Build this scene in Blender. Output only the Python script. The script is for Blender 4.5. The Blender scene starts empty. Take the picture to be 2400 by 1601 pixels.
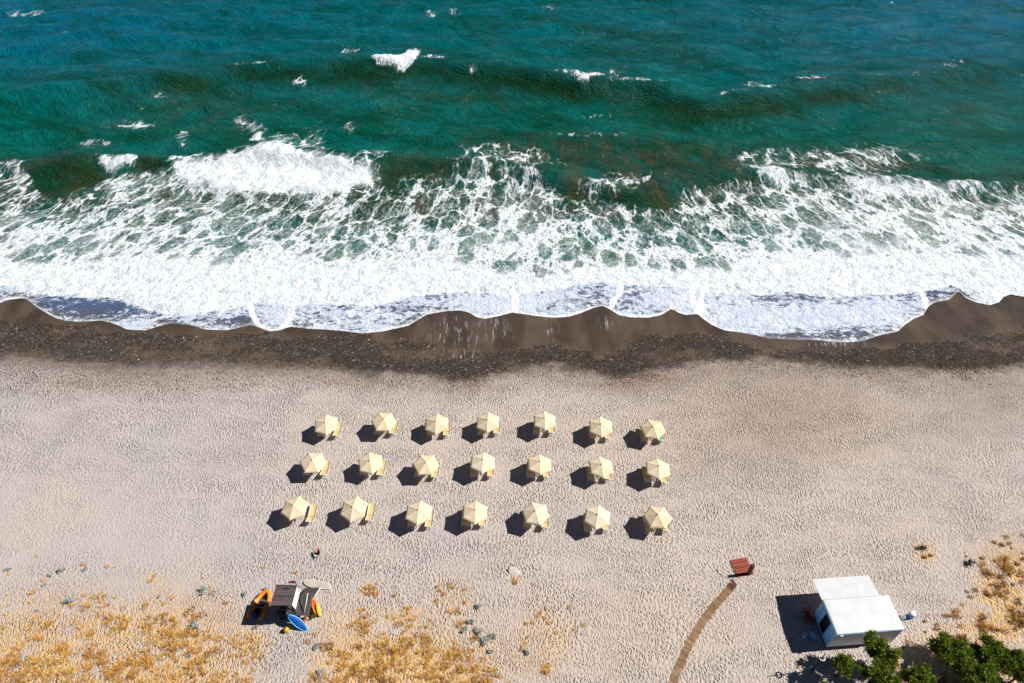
import bpy, math, random
import numpy as np
from mathutils import Vector, Matrix, Euler

R = math.radians
sc = bpy.context.scene
col = sc.collection
rng = np.random.default_rng(7)
random.seed(7)

# ------------------------------------------------------------------ camera
H = 56.0                 # height of the drone above the dry sand, metres
PITCH = R(44.5)          # looking down
FPX = 1620.0             # focal length in photograph pixels (2400 wide)
cam_d = bpy.data.cameras.new('camera')
cam_d.sensor_fit = 'HORIZONTAL'; cam_d.sensor_width = 36.0
cam_d.lens = FPX / 2400 * 36
cam_d.clip_start = 0.5; cam_d.clip_end = 8000
cam = bpy.data.objects.new('camera', cam_d); col.objects.link(cam)
cam.location = (0, 0, H); cam.rotation_euler = (math.pi / 2 - PITCH, 0, 0)
sc.camera = cam

# ------------------------------------------------------------------ sky and sun
SUN = Vector((1.05, 0.13, 1.0)).normalized()      # towards the sun
elev = math.asin(SUN.z)
azim = math.atan2(SUN.x, SUN.y)                   # clockwise from +Y
w = bpy.data.worlds.new('World'); sc.world = w; w.use_nodes = True
nt = w.node_tree
sky = nt.nodes.new('ShaderNodeTexSky'); sky.sky_type = 'NISHITA'
sky.sun_disc = False; sky.sun_elevation = elev; sky.sun_rotation = azim
sky.air_density = 0.38; sky.dust_density = 0.0; sky.ozone_density = 3.0
bg = nt.nodes['Background']; bg.inputs['Strength'].default_value = 0.05
nt.links.new(sky.outputs[0], bg.inputs['Color'])
sd = bpy.data.lights.new('sun', 'SUN'); sd.energy = 5.0; sd.angle = R(0.5); sd.color = (1.0, 0.965, 0.90)
so = bpy.data.objects.new('sun', sd); col.objects.link(so)
so.rotation_euler = SUN.to_track_quat('Z', 'Y').to_euler(); so.location = (60, 20, 60)
sc.view_settings.view_transform = 'Standard'; sc.view_settings.look = 'None'
sc.view_settings.exposure = 0.36; sc.view_settings.gamma = 1.0
sc.view_settings.use_curve_mapping = False
sc.cycles.use_adaptive_sampling = True
sc.cycles.max_bounces = 6; sc.cycles.diffuse_bounces = 2; sc.cycles.transparent_max_bounces = 12

CP, SP = math.cos(PITCH), math.sin(PITCH)
def spot(x, y, z=0.0):
    """map point (metres) of a measured survey mark on the plane of height z"""
    u, v = x - 1200.0, y - 800.5
    dy = FPX * CP - v * SP; dz = -FPX * SP - v * CP
    t = (z - H) / dz
    return u * t, dy * t
def survey(X, Y, Z):
    zc = Y * CP - (Z - H) * SP
    yc = Y * SP + (Z - H) * CP
    return 1200 + FPX * X / zc, 800.5 - FPX * yc / zc

# ------------------------------------------------------------------ numeric helpers
def sstep(a, b, x):
    t = np.clip((x - a) / (b - a), 0, 1)
    return t * t * (3 - 2 * t)
def vnoise(x, y, seed=0):
    xi = np.floor(x).astype(np.int64); yi = np.floor(y).astype(np.int64)
    fx = x - xi; fy = y - yi
    fx = fx * fx * (3 - 2 * fx); fy = fy * fy * (3 - 2 * fy)
    def h(a, b):
        n = (a * 374761393 + b * 668265263 + seed * 974634777) & 0xFFFFFFFF
        n = ((n ^ (n >> 13)) * 1274126177) & 0xFFFFFFFF
        return ((n ^ (n >> 16)) & 0xFFFF) / 65535.0
    return (h(xi, yi) * (1 - fx) * (1 - fy) + h(xi + 1, yi) * fx * (1 - fy)
            + h(xi, yi + 1) * (1 - fx) * fy + h(xi + 1, yi + 1) * fx * fy)
def fbm(x, y, seed=0, oct=4):
    s = 0; a = 1.0; t = 0
    for i in range(oct):
        s = s + a * vnoise(x, y, seed + i * 17); t += a; a *= 0.5; x = x * 2.03 + 3.1; y = y * 2.03 + 1.7
    return s / t
def line(pts):
    a = np.array(pts, float)
    return lambda x: np.interp(x, a[:, 0], a[:, 1])
def fold(px):
    q = np.mod(px, 4800.0)
    return np.where(q > 2400, 4800 - q, q)
def inpoly(px, py, pts):
    r = np.zeros(px.shape, bool); n = len(pts); j = n - 1
    for i in range(n):
        xi, yi = pts[i]; xj, yj = pts[j]
        if yi != yj:
            r ^= ((yi > py) != (yj > py)) & (px < (xj - xi) * (py - yi) / (yj - yi) + xi)
        j = i
    return r
def blur(a, k):
    if k < 1: return a
    ker = np.exp(-0.5 * (np.arange(-3 * k, 3 * k + 1) / k) ** 2); ker /= ker.sum()
    p = np.pad(a, 3 * k, mode='edge')
    p = np.apply_along_axis(lambda m: np.convolve(m, ker, 'valid'), 0, p)
    return np.apply_along_axis(lambda m: np.convolve(m, ker, 'valid'), 1, p)
# chart: a coarse survey raster (4 px cells) that traced areas are drawn on
CW, CH = 601, 402
GX, GY = np.meshgrid(np.arange(CW) * 4.0, np.arange(CH) * 4.0)
def area(pts, k=2): return blur(inpoly(GX, GY, pts).astype(float), k)
def spots_(lst):
    a = np.zeros_like(GX)
    for (x, y, rx, ry, v) in lst:
        g = np.exp(-((GX - x) / rx) ** 2 - ((GY - y) / ry) ** 2) * v
        a = a + g
    return a
def sample(ch, px, py):
    x = np.clip(fold(px) / 4, 0, CW - 1.001); y = np.clip(py / 4, 0, CH - 1.001)
    xi = x.astype(int); yi = y.astype(int); fx = x - xi; fy = y - yi
    return (ch[yi, xi] * (1 - fx) * (1 - fy) + ch[yi, xi + 1] * fx * (1 - fy)
            + ch[yi + 1, xi] * (1 - fx) * fy + ch[yi + 1, xi + 1] * fx * fy)

# ------------------------------------------------------------------ shader helpers
class NT:
    def __init__(s, name):
        s.m = bpy.data.materials.new(name); s.m.use_nodes = True
        s.t = s.m.node_tree; s.t.nodes.clear()
        s.out = s.t.nodes.new('ShaderNodeOutputMaterial')
    def put(s, sock, v):
        if isinstance(v, bpy.types.NodeSocket): s.t.links.new(v, sock)
        elif isinstance(v, (tuple, list)) and len(v) == 3 and sock.type == 'RGBA': sock.default_value = (*v, 1)
        else: sock.default_value = v
    def node(s, typ, props=None, **inp):
        n = s.t.nodes.new(typ)
        for k, v in (props or {}).items(): setattr(n, k, v)
        for k, v in inp.items():
            s.put(n.inputs[k.replace('_', ' ')] if not k.startswith('i') or not k[1:].isdigit() else n.inputs[int(k[1:])], v)
        return n
    def math(s, op, a, b=0.0, c=None, clamp=False):
        n = s.node('ShaderNodeMath', {'operation': op, 'use_clamp': clamp}, i0=a, i1=b)
        if c is not None: s.put(n.inputs[2], c)
        return n.outputs[0]
    def step(s, x, a, b, o0=0.0, o1=1.0):
        n = s.node('ShaderNodeMapRange', {'interpolation_type': 'SMOOTHSTEP', 'clamp': True}, i0=x, i1=a, i2=b, i3=o0, i4=o1)
        return n.outputs[0]
    def mix(s, f, a, b, blend='MIX'):
        n = s.t.nodes.new('ShaderNodeMix'); n.data_type = 'RGBA'; n.blend_type = blend; n.clamp_factor = True
        s.put(n.inputs[0], f); s.put(n.inputs[6], a); s.put(n.inputs[7], b)
        return n.outputs[2]
    def attr(s, name, vec=False):
        n = s.node('ShaderNodeAttribute', {'attribute_name': name})
        return n.outputs['Vector'] if vec else n.outputs['Fac']
    def pos(s): return s.node('ShaderNodeNewGeometry').outputs['Position']
    def obj(s): return s.node('ShaderNodeTexCoord').outputs['Object']
    def vmul(s, v, k):
        return s.node('ShaderNodeVectorMath', {'operation': 'MULTIPLY'}, i0=v, i1=k).outputs[0]
    def vadd(s, a, b): return s.node('ShaderNodeVectorMath', {'operation': 'ADD'}, i0=a, i1=b).outputs[0]
    def noise(s, v, scale, detail=3, rough=0.5, dist=0.0, out='Fac'):
        n = s.node('ShaderNodeTexNoise', None, Vector=v, Scale=scale, Detail=detail, Roughness=rough, Distortion=dist)
        return n.outputs[out]
    def voro(s, v, scale, feature='DISTANCE_TO_EDGE', out='Distance', rnd=1.0):
        n = s.node('ShaderNodeTexVoronoi', {'feature': feature, 'voronoi_dimensions': '2D'}, Vector=v, Scale=scale, Randomness=rnd)
        return n.outputs[out]
    def warp(s, v, scale, amt):
        c = s.noise(v, scale, 2, 0.5, 0, 'Color')
        c = s.vadd(c, (-0.5, -0.5, -0.5))
        return s.vadd(v, s.vmul(c, (amt, amt, amt)))
    def bump(s, h, dist, strength=1.0, normal=None):
        n = s.node('ShaderNodeBump', None, Height=h, Distance=dist, Strength=strength)
        if normal is not None: s.put(n.inputs['Normal'], normal)
        return n.outputs[0]
    def bsdf(s, color, rough=0.8, normal=None, spec=0.5, ior=1.45, **kw):
        n = s.t.nodes.new('ShaderNodeBsdfPrincipled')
        s.put(n.inputs['Base Color'], color); s.put(n.inputs['Roughness'], rough)
        n.inputs['IOR'].default_value = ior; s.put(n.inputs['Specular IOR Level'], spec)
        if normal is not None: s.put(n.inputs['Normal'], normal)
        for k, v in kw.items(): s.put(n.inputs[k.replace('_', ' ')], v)
        return n.outputs[0]
    def mixsh(s, f, a, b):
        n = s.t.nodes.new('ShaderNodeMixShader'); s.put(n.inputs[0], f); s.put(n.inputs[1], a); s.put(n.inputs[2], b)
        return n.outputs[0]
    def done(s, sh): s.t.links.new(sh, s.out.inputs['Surface']); return s.m

def plain(name, c, rough=0.6, var=0.18, scale=3.0, spec=0.4, bump=0.0, metal=0.0, stretch=(1, 1, 1), obj=True):
    k = NT(name)
    v = k.vmul(k.obj() if obj else k.pos(), stretch)
    n = k.noise(v, scale, 4, 0.6); n2 = k.noise(v, scale * 7, 3, 0.6)
    f = k.math('ADD', k.math('MULTIPLY', n, 0.7), k.math('MULTIPLY', n2, 0.3))
    lo = tuple(max(0, x * (1 - var * 1.6)) for x in c); hi = tuple(min(1, x * (1 + var * 0.9)) for x in c)
    cc = k.mix(k.step(f, 0.3, 0.7), lo, hi)
    nor = k.bump(n2, bump) if bump else None
    return k.done(k.bsdf(cc, rough, nor, spec, Metallic=metal))

# ------------------------------------------------------------------ mesh helpers
class MB:
    def __init__(s): s.v = []; s.f = []
    def add(s, vs, fs):
        b = len(s.v); s.v += [tuple(x) for x in vs]; s.f += [tuple(i + b for i in f) for f in fs]; return s
    def box(s, c, size, rot=None):
        hx, hy, hz = (k / 2 for k in size); c = Vector(c); M = rot or Matrix.Identity(3)
        vs = [c + M @ Vector((sx * hx, sy * hy, sz * hz)) for sz in (-1, 1) for sy in (-1, 1) for sx in (-1, 1)]
        return s.add(vs, [(0, 2, 3, 1), (4, 5, 7, 6), (0, 1, 5, 4), (2, 6, 7, 3), (0, 4, 6, 2), (1, 3, 7, 5)])
    def bar(s, a, b, wd, ht):
        a, b = Vector(a), Vector(b); d = b - a; L = d.length; d.normalize()
        up = Vector((0, 0, 1)) if abs(d.z) < 0.95 else Vector((0, 1, 0))
        x = d.cross(up).normalized(); y = x.cross(d)
        M = Matrix((x, d, y)).transposed()
        return s.box((a + b) / 2, (wd, L, ht), M)
    def tube(s, pts, r, n=6, cap=True):
        pts = [Vector(p) for p in pts]; rs = r if isinstance(r, (list, tuple)) else [r] * len(pts)
        b = len(s.v); ref = None
        for i, p in enumerate(pts):
            d = (pts[min(i + 1, len(pts) - 1)] - pts[max(i - 1, 0)]).normalized()
            up = Vector((0, 0, 1)) if abs(d.z) < 0.9 else Vector((1, 0, 0))
            if ref is not None and abs(ref.dot(d)) < 0.95: up = ref
            x = d.cross(up).normalized(); y = x.cross(d).normalized(); ref = y
            for k in range(n):
                a = 2 * math.pi * k / n
                s.v.append(tuple(p + (x * math.cos(a) + y * math.sin(a)) * rs[i]))
        for i in range(len(pts) - 1):
            for k in range(n):
                a0 = b + i * n + k; a1 = b + i * n + (k + 1) % n
                s.f.append((a0, a1, a1 + n, a0 + n))
        if cap:
            s.f.append(tuple(b + k for k in range(n))[::-1]); e = b + (len(pts) - 1) * n
            s.f.append(tuple(e + k for k in range(n)))
        return s
    def lathe(s, prof, n=16, c=(0, 0, 0)):
        b = len(s.v)
        for (r, z) in prof:
            for k in range(n):
                a = 2 * math.pi * k / n
                s.v.append((c[0] + r * math.cos(a), c[1] + r * math.sin(a), c[2] + z))
        for i in range(len(prof) - 1):
            for k in range(n):
                a0 = b + i * n + k; a1 = b + i * n + (k + 1) % n
                s.f.append((a0, a1, a1 + n, a0 + n))
        s.f.append(tuple(b + k for k in range(n))[::-1]); e = b + (len(prof) - 1) * n
        s.f.append(tuple(e + k for k in range(n)))
        return s
    def mesh(s, name, mat, smooth=False):
        me = bpy.data.meshes.new(name); me.from_pydata(s.v, [], s.f); me.update()
        if mat: me.materials.append(mat)
        if smooth: me.polygons.foreach_set('use_smooth', [True] * len(me.polygons))
        return me
    def build(s, name, mat, parent=None, smooth=False):
        return link(name, s.mesh(name, mat, smooth), parent)
def link(name, me, parent=None, loc=None, rot=None):
    o = bpy.data.objects.new(name, me); col.objects.link(o)
    if parent: o.parent = parent
    if loc: o.location = loc
    if rot: o.rotation_euler = rot
    return o
def tag(o, label=None, cat=None, group=None, kind=None):
    if label: o['label'] = label
    if cat: o['category'] = cat
    if group: o['group'] = group
    if kind: o['kind'] = kind
    return o
def thing(name, loc, rz, label, cat, group=None):
    o = bpy.data.objects.new(name, None); col.objects.link(o); o.empty_display_size = 0.3
    o.location = loc; o.rotation_euler = (0, 0, rz)
    return tag(o, label, cat, group)
def copy_tree(o, parent=None):
    c = o.copy(); col.objects.link(c); c.parent = parent
    for ch in list(o.children): copy_tree(ch, c)
    return c
def npmesh(name, v, f, mat, attrs=None, smooth=True):
    """big mesh from arrays: v (n,3), f (m,k)"""
    me = bpy.data.meshes.new(name); v = np.ascontiguousarray(v, np.float32); f = np.ascontiguousarray(f, np.int32)
    me.vertices.add(len(v)); me.vertices.foreach_set('co', v.ravel())
    k = f.shape[1]; me.loops.add(f.size); me.loops.foreach_set('vertex_index', f.ravel())
    me.polygons.add(len(f)); me.polygons.foreach_set('loop_start', np.arange(0, f.size, k, dtype=np.int32))
    me.polygons.foreach_set('use_smooth', np.full(len(f), smooth))
    for n, a in (attrs or {}).items():
        a = np.asarray(a, np.float32)
        if a.ndim == 1: at = me.attributes.new(n, 'FLOAT', 'POINT'); at.data.foreach_set('value', a)
        else: at = me.attributes.new(n, 'FLOAT_VECTOR', 'POINT'); at.data.foreach_set('vector', a.ravel())
    me.update(); me.validate(); me.materials.append(mat)
    return me
def gridfaces(nx, ny):
    i = np.arange(nx * ny).reshape(ny, nx)
    return np.stack([i[:-1, :-1], i[:-1, 1:], i[1:, 1:], i[1:, :-1]], -1).reshape(-1, 4)
def spaced(*segs):
    out = [np.array([segs[0][0]])]
    for a, b, d in segs:
        out.append(np.linspace(a, b, max(1, int(round((b - a) / d))) + 1)[1:])
    return np.concatenate(out)

# ------------------------------------------------------------------ traced shore lines (survey marks)
EDGE = line([(0,711),(17,702),(55,698),(62,700),(85,720),(128,745),(157,753),(191,755),(238,751),(276,762),(298,773),(340,775),(370,766),(400,758),(447,762),(481,773),(532,775),(590,762),(608,768),(630,777),(655,775),(680,766),(723,771),(766,773),(808,777),(851,782),(893,778),(957,764),(1000,738),(1043,730),(1077,728),(1098,732),(1115,743),(1136,748),(1170,741),(1200,733),(1230,737),(1255,741),(1298,745),(1332,743),(1362,734),(1391,722),(1413,717),(1430,726),(1451,739),(1476,744),(1519,745),(1549,739),(1574,724),(1591,734),(1608,739),(1634,736),(1647,747),(1668,762),(1698,775),(1744,781),(1800,793),(1851,796),(1914,798),(1974,803),(2018,801),(2059,787),(2104,778),(2120,762),(2141,748),(2165,738),(2173,721),(2190,709),(2227,701),(2243,684),(2249,682),(2263,697),(2288,709),(2320,716),(2345,707),(2349,697),(2369,689),(2400,695)])
WLOW = line([(0,668),(30,672),(75,690),(120,695),(200,695),(270,700),(320,720),(360,730),(400,738),(440,742),(480,735),(560,725),(590,715),(620,712),(680,717),(760,715),(850,720),(900,715),(960,695),(1000,690),(1100,685),(1200,695),(1280,682),(1340,672),(1400,665),(1450,665),(1500,670),(1560,672),(1620,680),(1700,688),(1790,690),(1850,685),(1900,690),(1950,700),(2000,695),(2100,690),(2180,680),(2230,672),(2249,680),(2300,712),(2345,705),(2400,690)])
WTOP = line([(0,606),(130,607),(230,603),(337,590),(448,597),(600,600),(690,588),(800,606),(900,598),(1007,590),(1100,610),(1180,628),(1282,638),(1380,615),(1454,607),(1600,618),(1738,607),(1807,593),(1950,590),(2100,588),(2237,588),(2400,590)])
LACE = line([(0,388),(40,388),(80,420),(95,450),(130,462),(230,425),(260,405),(330,400),(400,388),(600,375),(880,402),(905,432),(950,402),(1040,402),(1080,400),(1180,400),(1260,412),(1290,440),(1340,468),(1380,476),(1480,480),(1560,490),(1600,447),(1700,436),(1780,428),(1880,415),(2000,430),(2200,435),(2310,432),(2400,442)])
CREST = line([(0,395),(80,410),(230,380),(400,378),(600,372),(880,395),(960,388),(1050,392),(1180,398),(1300,430),(1480,470),(1600,440),(1740,424),(1880,415),(2050,430),(2300,434),(2400,440)])
SWELL = line([(0,235),(300,195),(560,165),(850,158),(1000,155),(1200,172),(1350,200),(1500,212),(1650,250),(1800,235),(2000,205),(2200,180),(2400,155)])
PTOP = line([(0,752),(60,764),(200,763),(300,778),(600,780),(900,792),(960,797),(1030,817),(1120,817),(1250,815),(1300,802),(1400,832),(1480,800),(1560,778),(1650,785),(1750,800),(1900,815),(2050,810),(2150,800),(2250,788),(2400,765)])
PLOW = line([(0,828),(150,830),(300,848),(500,838),(700,850),(850,878),(1000,892),(1100,903),(1180,882),(1300,862),(1450,890),(1550,872),(1650,852),(1800,850),(1950,862),(2100,872),(2250,882),(2400,868)])

SEA = -1.2
ARCS = [[(587,716),(591,735),(605,760),(628,774)], [(684,724),(680,748),(660,770)], [(1455,660),(1452,688),(1440,700),(1432,724)], [(1208,690),(1206,734)],
        [(1618,668),(1624,705),(1634,735),(1652,752)], [(1656,668),(1642,700),(1644,742)], [(2155,676),(2168,700),(2173,722)]]
def zsand_mean(Y):
    return -1.2 * sstep(50.5, 67.0, Y) - 0.06 * np.maximum(Y - 64, 0)

# ------------------------------------------------------------------ sand
def make_sand():
    X = spaced((-900, -120, 60), (-120, -62, 1.5), (-62, 62, 0.22), (62, 120, 1.5), (120, 900, 60))
    Y = spaced((-400, -20, 40), (-20, 16, 1.5), (16, 68, 0.22), (68, 130, 4))
    XX, YY = np.meshgrid(X, Y); x = XX.ravel(); y = YY.ravel()
    z = zsand_mean(y)
    px, py0 = survey(x, np.maximum(y, 6.0), z)
    pf = fold(px)
    py = np.where(y > 6, py0, 2200.0)
    dry = sstep(56, 50, y)
    z = z + dry * (0.22 * (fbm(x * 0.07, y * 0.07, 3) - 0.5) + 0.10 * (fbm(x * 0.35, y * 0.35, 5) - 0.5))
    # berm crest of heaped shingle and cusps
    z = z + 0.12 * np.exp(-((y - 52.5) / 1.6) ** 2) * fbm(x * 0.25, y * 0.2, 8)
    n = fbm(x * 0.16, y * 0.5, 11) - 0.5; n2 = fbm(x * 0.9, y * 1.4, 12) - 0.5
    jit = 26 * n + 16 * n2
    low = PLOW(pf); top = PTOP(pf)
    soft = np.where(pf < 900, 26 + 34 * sstep(900, 500, pf), 11)
    wet = sstep(low + soft * 1.2, low - 26, py + jit * 0.9)
    peb = sstep(low + soft * 1.3, low - 14, py + jit) * sstep(top - 8, top + 14, py + 1.6 * jit)
    patch = fbm(x * 0.28, y * 0.6, 21); peb = peb * (0.35 + 0.9 * sstep(0.33, 0.62, patch))
    wash = sstep(top + 18, top - 10, py + jit * 0.6)          # smooth freshly washed sand
    # upper drift of scattered stones
    up = sstep(980, 850, py + 2 * jit) * (0.25 + 0.75 * sstep(1100, 500, pf)) * (1 - wet)
    grassy = sample(grass_map, px, py) * sstep(0.26, 0.58, fbm(x * 0.55, y * 0.55, 31) + 0.14) * sstep(1740, 1670, py)
    calm = sample(blur(inpoly(GX, GY, [(0, 1120), (520, 1140), (600, 1290), (560, 1400), (0, 1400)]).astype(float), 12), px, py)
    dark = sample(spots_([(1850, 960, 260, 110, 1.0), (2330, 930, 140, 50, .8), (1480, 900, 160, 30, .7), (2250, 1010, 120, 50, .5), (300, 890, 300, 30, .7), (1700, 1100, 200, 60, .4)]), px, py)
    warm = sample(spots_([(1450, 1500, 500, 200, 1.0), (1250, 1000, 600, 160, .6), (2050, 1250, 400, 140, .6), (1900, 980, 400, 120, .8)]), px, py)
    weed = sample(spots_([(775, 897, 42, 5, 1.0), (150, 897, 50, 7, .6), (1530, 886, 60, 9, .8), (1130, 905, 60, 6, .4), (620, 900, 60, 8, .35)]), px, py)
    trail = sample(spots_([(2160, 1440, 70, 4, .6), (2230, 1442, 50, 4, .6), (1010, 815, 1, 1, 0)]), px, py)
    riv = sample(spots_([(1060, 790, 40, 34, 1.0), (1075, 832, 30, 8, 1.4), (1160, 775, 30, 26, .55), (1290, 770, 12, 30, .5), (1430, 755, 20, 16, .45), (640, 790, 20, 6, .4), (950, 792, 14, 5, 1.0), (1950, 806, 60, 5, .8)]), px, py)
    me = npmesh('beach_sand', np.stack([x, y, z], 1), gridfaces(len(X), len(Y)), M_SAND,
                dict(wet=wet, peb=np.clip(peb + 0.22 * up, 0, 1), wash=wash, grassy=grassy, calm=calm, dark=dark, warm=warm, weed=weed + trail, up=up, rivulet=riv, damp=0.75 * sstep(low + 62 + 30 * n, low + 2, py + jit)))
    tag(link('beach_sand', me), 'pale footprinted beach sand sloping down to dark wet shingle', kind='structure')
    return

def zground(X, Y):
    X = np.atleast_1d(np.asarray(X, float)); Y = np.atleast_1d(np.asarray(Y, float))
    z = zsand_mean(Y); dry = sstep(56, 50, Y)
    z = z + dry * (0.22 * (fbm(X * 0.07, Y * 0.07, 3) - 0.5) + 0.10 * (fbm(X * 0.35, Y * 0.35, 5) - 0.5))
    return z + 0.12 * np.exp(-((Y - 52.5) / 1.6) ** 2) * fbm(X * 0.25, Y * 0.2, 8)
def zg(X, Y): return float(zground(X, Y)[0])

def sand_material():
    k = NT('sand'); P = k.pos()
    wet, peb, wash = k.attr('wet'), k.attr('peb'), k.attr('wash')
    grassy, calm, dark, warm, weed = k.attr('grassy'), k.attr('calm'), k.attr('dark'), k.attr('warm'), k.attr('weed')
    # footprints: elongated hollows, crowded together
    Pf = k.warp(P, 1.1, 0.5)
    Pf = k.warp(Pf, 0.13, 3.0)
    f1 = k.voro(k.vmul(Pf, (4.4, 3.1, 1)), 1.0, 'F1')
    f2 = k.voro(k.vadd(k.vmul(Pf, (5.8, 4.0, 1)), (7.3, 3.1, 0)), 1.0, 'F1')
    pit1 = k.step(f1, 0.10, 0.52); pit2 = k.step(f2, 0.06, 0.40)
    nz = k.noise(P, 3.4, 4, 0.6)
    nf = k.noise(P, 9.0, 4, 0.65)
    big = k.noise(P, 0.22, 3, 0.55)
    h = k.math('ADD', k.math('MULTIPLY', pit1, 0.75), k.math('MULTIPLY', pit2, 0.55))
    h = k.math('ADD', h, k.math('MULTIPLY', nz, 0.35))
    h = k.math('ADD', h, k.math('MULTIPLY', nf, 0.22))
    lane = k.noise(k.vmul(k.warp(P, 0.2, 2.0), (0.35, 1.2, 1)), 0.5, 4, 0.6)
    amp = k.math('MULTIPLY', k.math('MULTIPLY', k.step(big, 0.25, 0.7, 0.6, 1.1), k.step(lane, 0.30, 0.65, 0.45, 1.15)), k.math('SUBTRACT', 1.0, k.math('MULTIPLY', calm, 0.55)))
    amp = k.math('MULTIPLY', amp, k.math('SUBTRACT', 1.0, k.math('MULTIPLY', wet, 0.92)))
    h = k.math('MULTIPLY', h, amp)
    # stones relief
    vs = k.voro(k.warp(P, 2.0, 0.3), 5.5, 'F1'); vs2 = k.voro(P, 11.0, 'F1')
    hs = k.math('MULTIPLY', k.math('SUBTRACT', 1.0, k.math('MINIMUM', vs, vs2)), k.math('MULTIPLY', peb, 0.5))
    h = k.math('ADD', h, hs)
    nor = k.bump(h, 0.085, 1.0)
    # colour
    c = k.mix(k.step(k.noise(P, 0.10, 3), 0.35, 0.65), (0.450, 0.400, 0.388), (0.485, 0.424, 0.392))
    c = k.mix(k.math('MULTIPLY', warm, 0.80), c, (0.520, 0.425, 0.345))
    c = k.mix(k.math('MULTIPLY', dark, 0.80), c, (0.29, 0.225, 0.175))
    grain = k.noise(P, 16.0, 3, 0.7)
    c = k.mix(k.step(grain, 0.42, 0.72, 0, 0.38), c, (0.58, 0.50, 0.46))
    c = k.mix(k.step(grain, 0.46, 0.26, 0, 0.45), c, (0.22, 0.165, 0.15))
    # hollows darkened towards their middles
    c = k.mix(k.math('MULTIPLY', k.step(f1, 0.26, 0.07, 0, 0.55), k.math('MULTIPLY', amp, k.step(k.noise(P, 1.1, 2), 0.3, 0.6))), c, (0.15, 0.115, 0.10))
    # scattered stones of the upper drift
    sp = k.voro(k.warp(P, 1.2, 0.6), 3.4, 'F1'); spn = k.noise(P, 0.5, 3)
    c = k.mix(k.math('MULTIPLY', k.math('MULTIPLY', k.step(sp, 0.36, 0.16), k.attr('up')), k.step(spn, 0.28, 0.5)), c, (0.08, 0.065, 0.06))
    c = k.mix(k.math('MULTIPLY', k.attr('damp'), k.step(k.noise(P, 0.6, 5, 0.65), 0.25, 0.75, 0.45, 1.0)), c, (0.235, 0.178, 0.138))
    # dry grass litter
    gl = k.noise(k.vmul(k.warp(P, 1.0, 0.5), (3.2, 1.4, 1)), 2.2, 4, 0.7)
    gf = k.math('MULTIPLY', grassy, k.step(gl, 0.36, 0.56))
    c = k.mix(k.math('MULTIPLY', gf, 0.78), c, k.mix(k.step(k.noise(P, 3.0, 2), 0.35, 0.65), (0.60, 0.33, 0.12), (0.68, 0.43, 0.14)))
    wd = k.math('MULTIPLY', weed, k.step(k.noise(P, 2.6, 4, 0.7), 0.45, 0.6))
    c = k.mix(k.math('MULTIPLY', wd, 0.9), c, (0.26, 0.085, 0.03))
    # wet zone
    wc = k.mix(k.step(k.noise(P, 0.35, 4, 0.6), 0.35, 0.65), (0.078, 0.054, 0.039), (0.130, 0.092, 0.066))
    wc = k.mix(k.math('MULTIPLY', wash, 0.7), wc, k.mix(k.step(k.noise(k.vmul(P, (1, 0.3, 1)), 0.3, 3), 0.4, 0.6), (0.040, 0.028, 0.021), (0.098, 0.068, 0.050)))
    stone = k.node('ShaderNodeTexVoronoi', {'feature': 'F1', 'voronoi_dimensions': '2D'}, Vector=k.warp(P, 2.0, 0.3), Scale=5.5)
    sep = k.node('ShaderNodeSeparateColor', None, i0=stone.outputs['Color'])
    pc = k.mix(k.step(sep.outputs[0], 0.1, 0.95), (0.016, 0.014, 0.015), (0.085, 0.062, 0.048))
    pc = k.mix(k.step(sep.outputs[1], 0.975, 0.985), pc, (0.33, 0.20, 0.09))
    pc = k.mix(k.step(stone.outputs['Distance'], 0.5, 0.72), pc, (0.03, 0.023, 0.02))
    pk = k.step(k.math('ADD', peb, k.math('MULTIPLY', k.math('SUBTRACT', k.noise(P, 2.0, 4, 0.65), 0.5), 0.9)), 0.25, 0.55)
    wc = k.mix(k.math('MULTIPLY', pk, 0.88), wc, pc)
    c = k.mix(k.step(k.math('ADD', wet, k.math('MULTIPLY', k.math('SUBTRACT', k.noise(P, 1.3, 5, 0.7), 0.5), 0.6)), 0.05, 0.95), c, wc)
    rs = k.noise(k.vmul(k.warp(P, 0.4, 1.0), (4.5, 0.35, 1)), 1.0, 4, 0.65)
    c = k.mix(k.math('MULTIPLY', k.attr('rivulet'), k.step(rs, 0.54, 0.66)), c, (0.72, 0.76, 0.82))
    rough = k.math('SUBTRACT', 0.95, k.math('MULTIPLY', wash, 0.5))
    return k.done(k.bsdf(c, rough, nor, 0.22))

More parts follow.
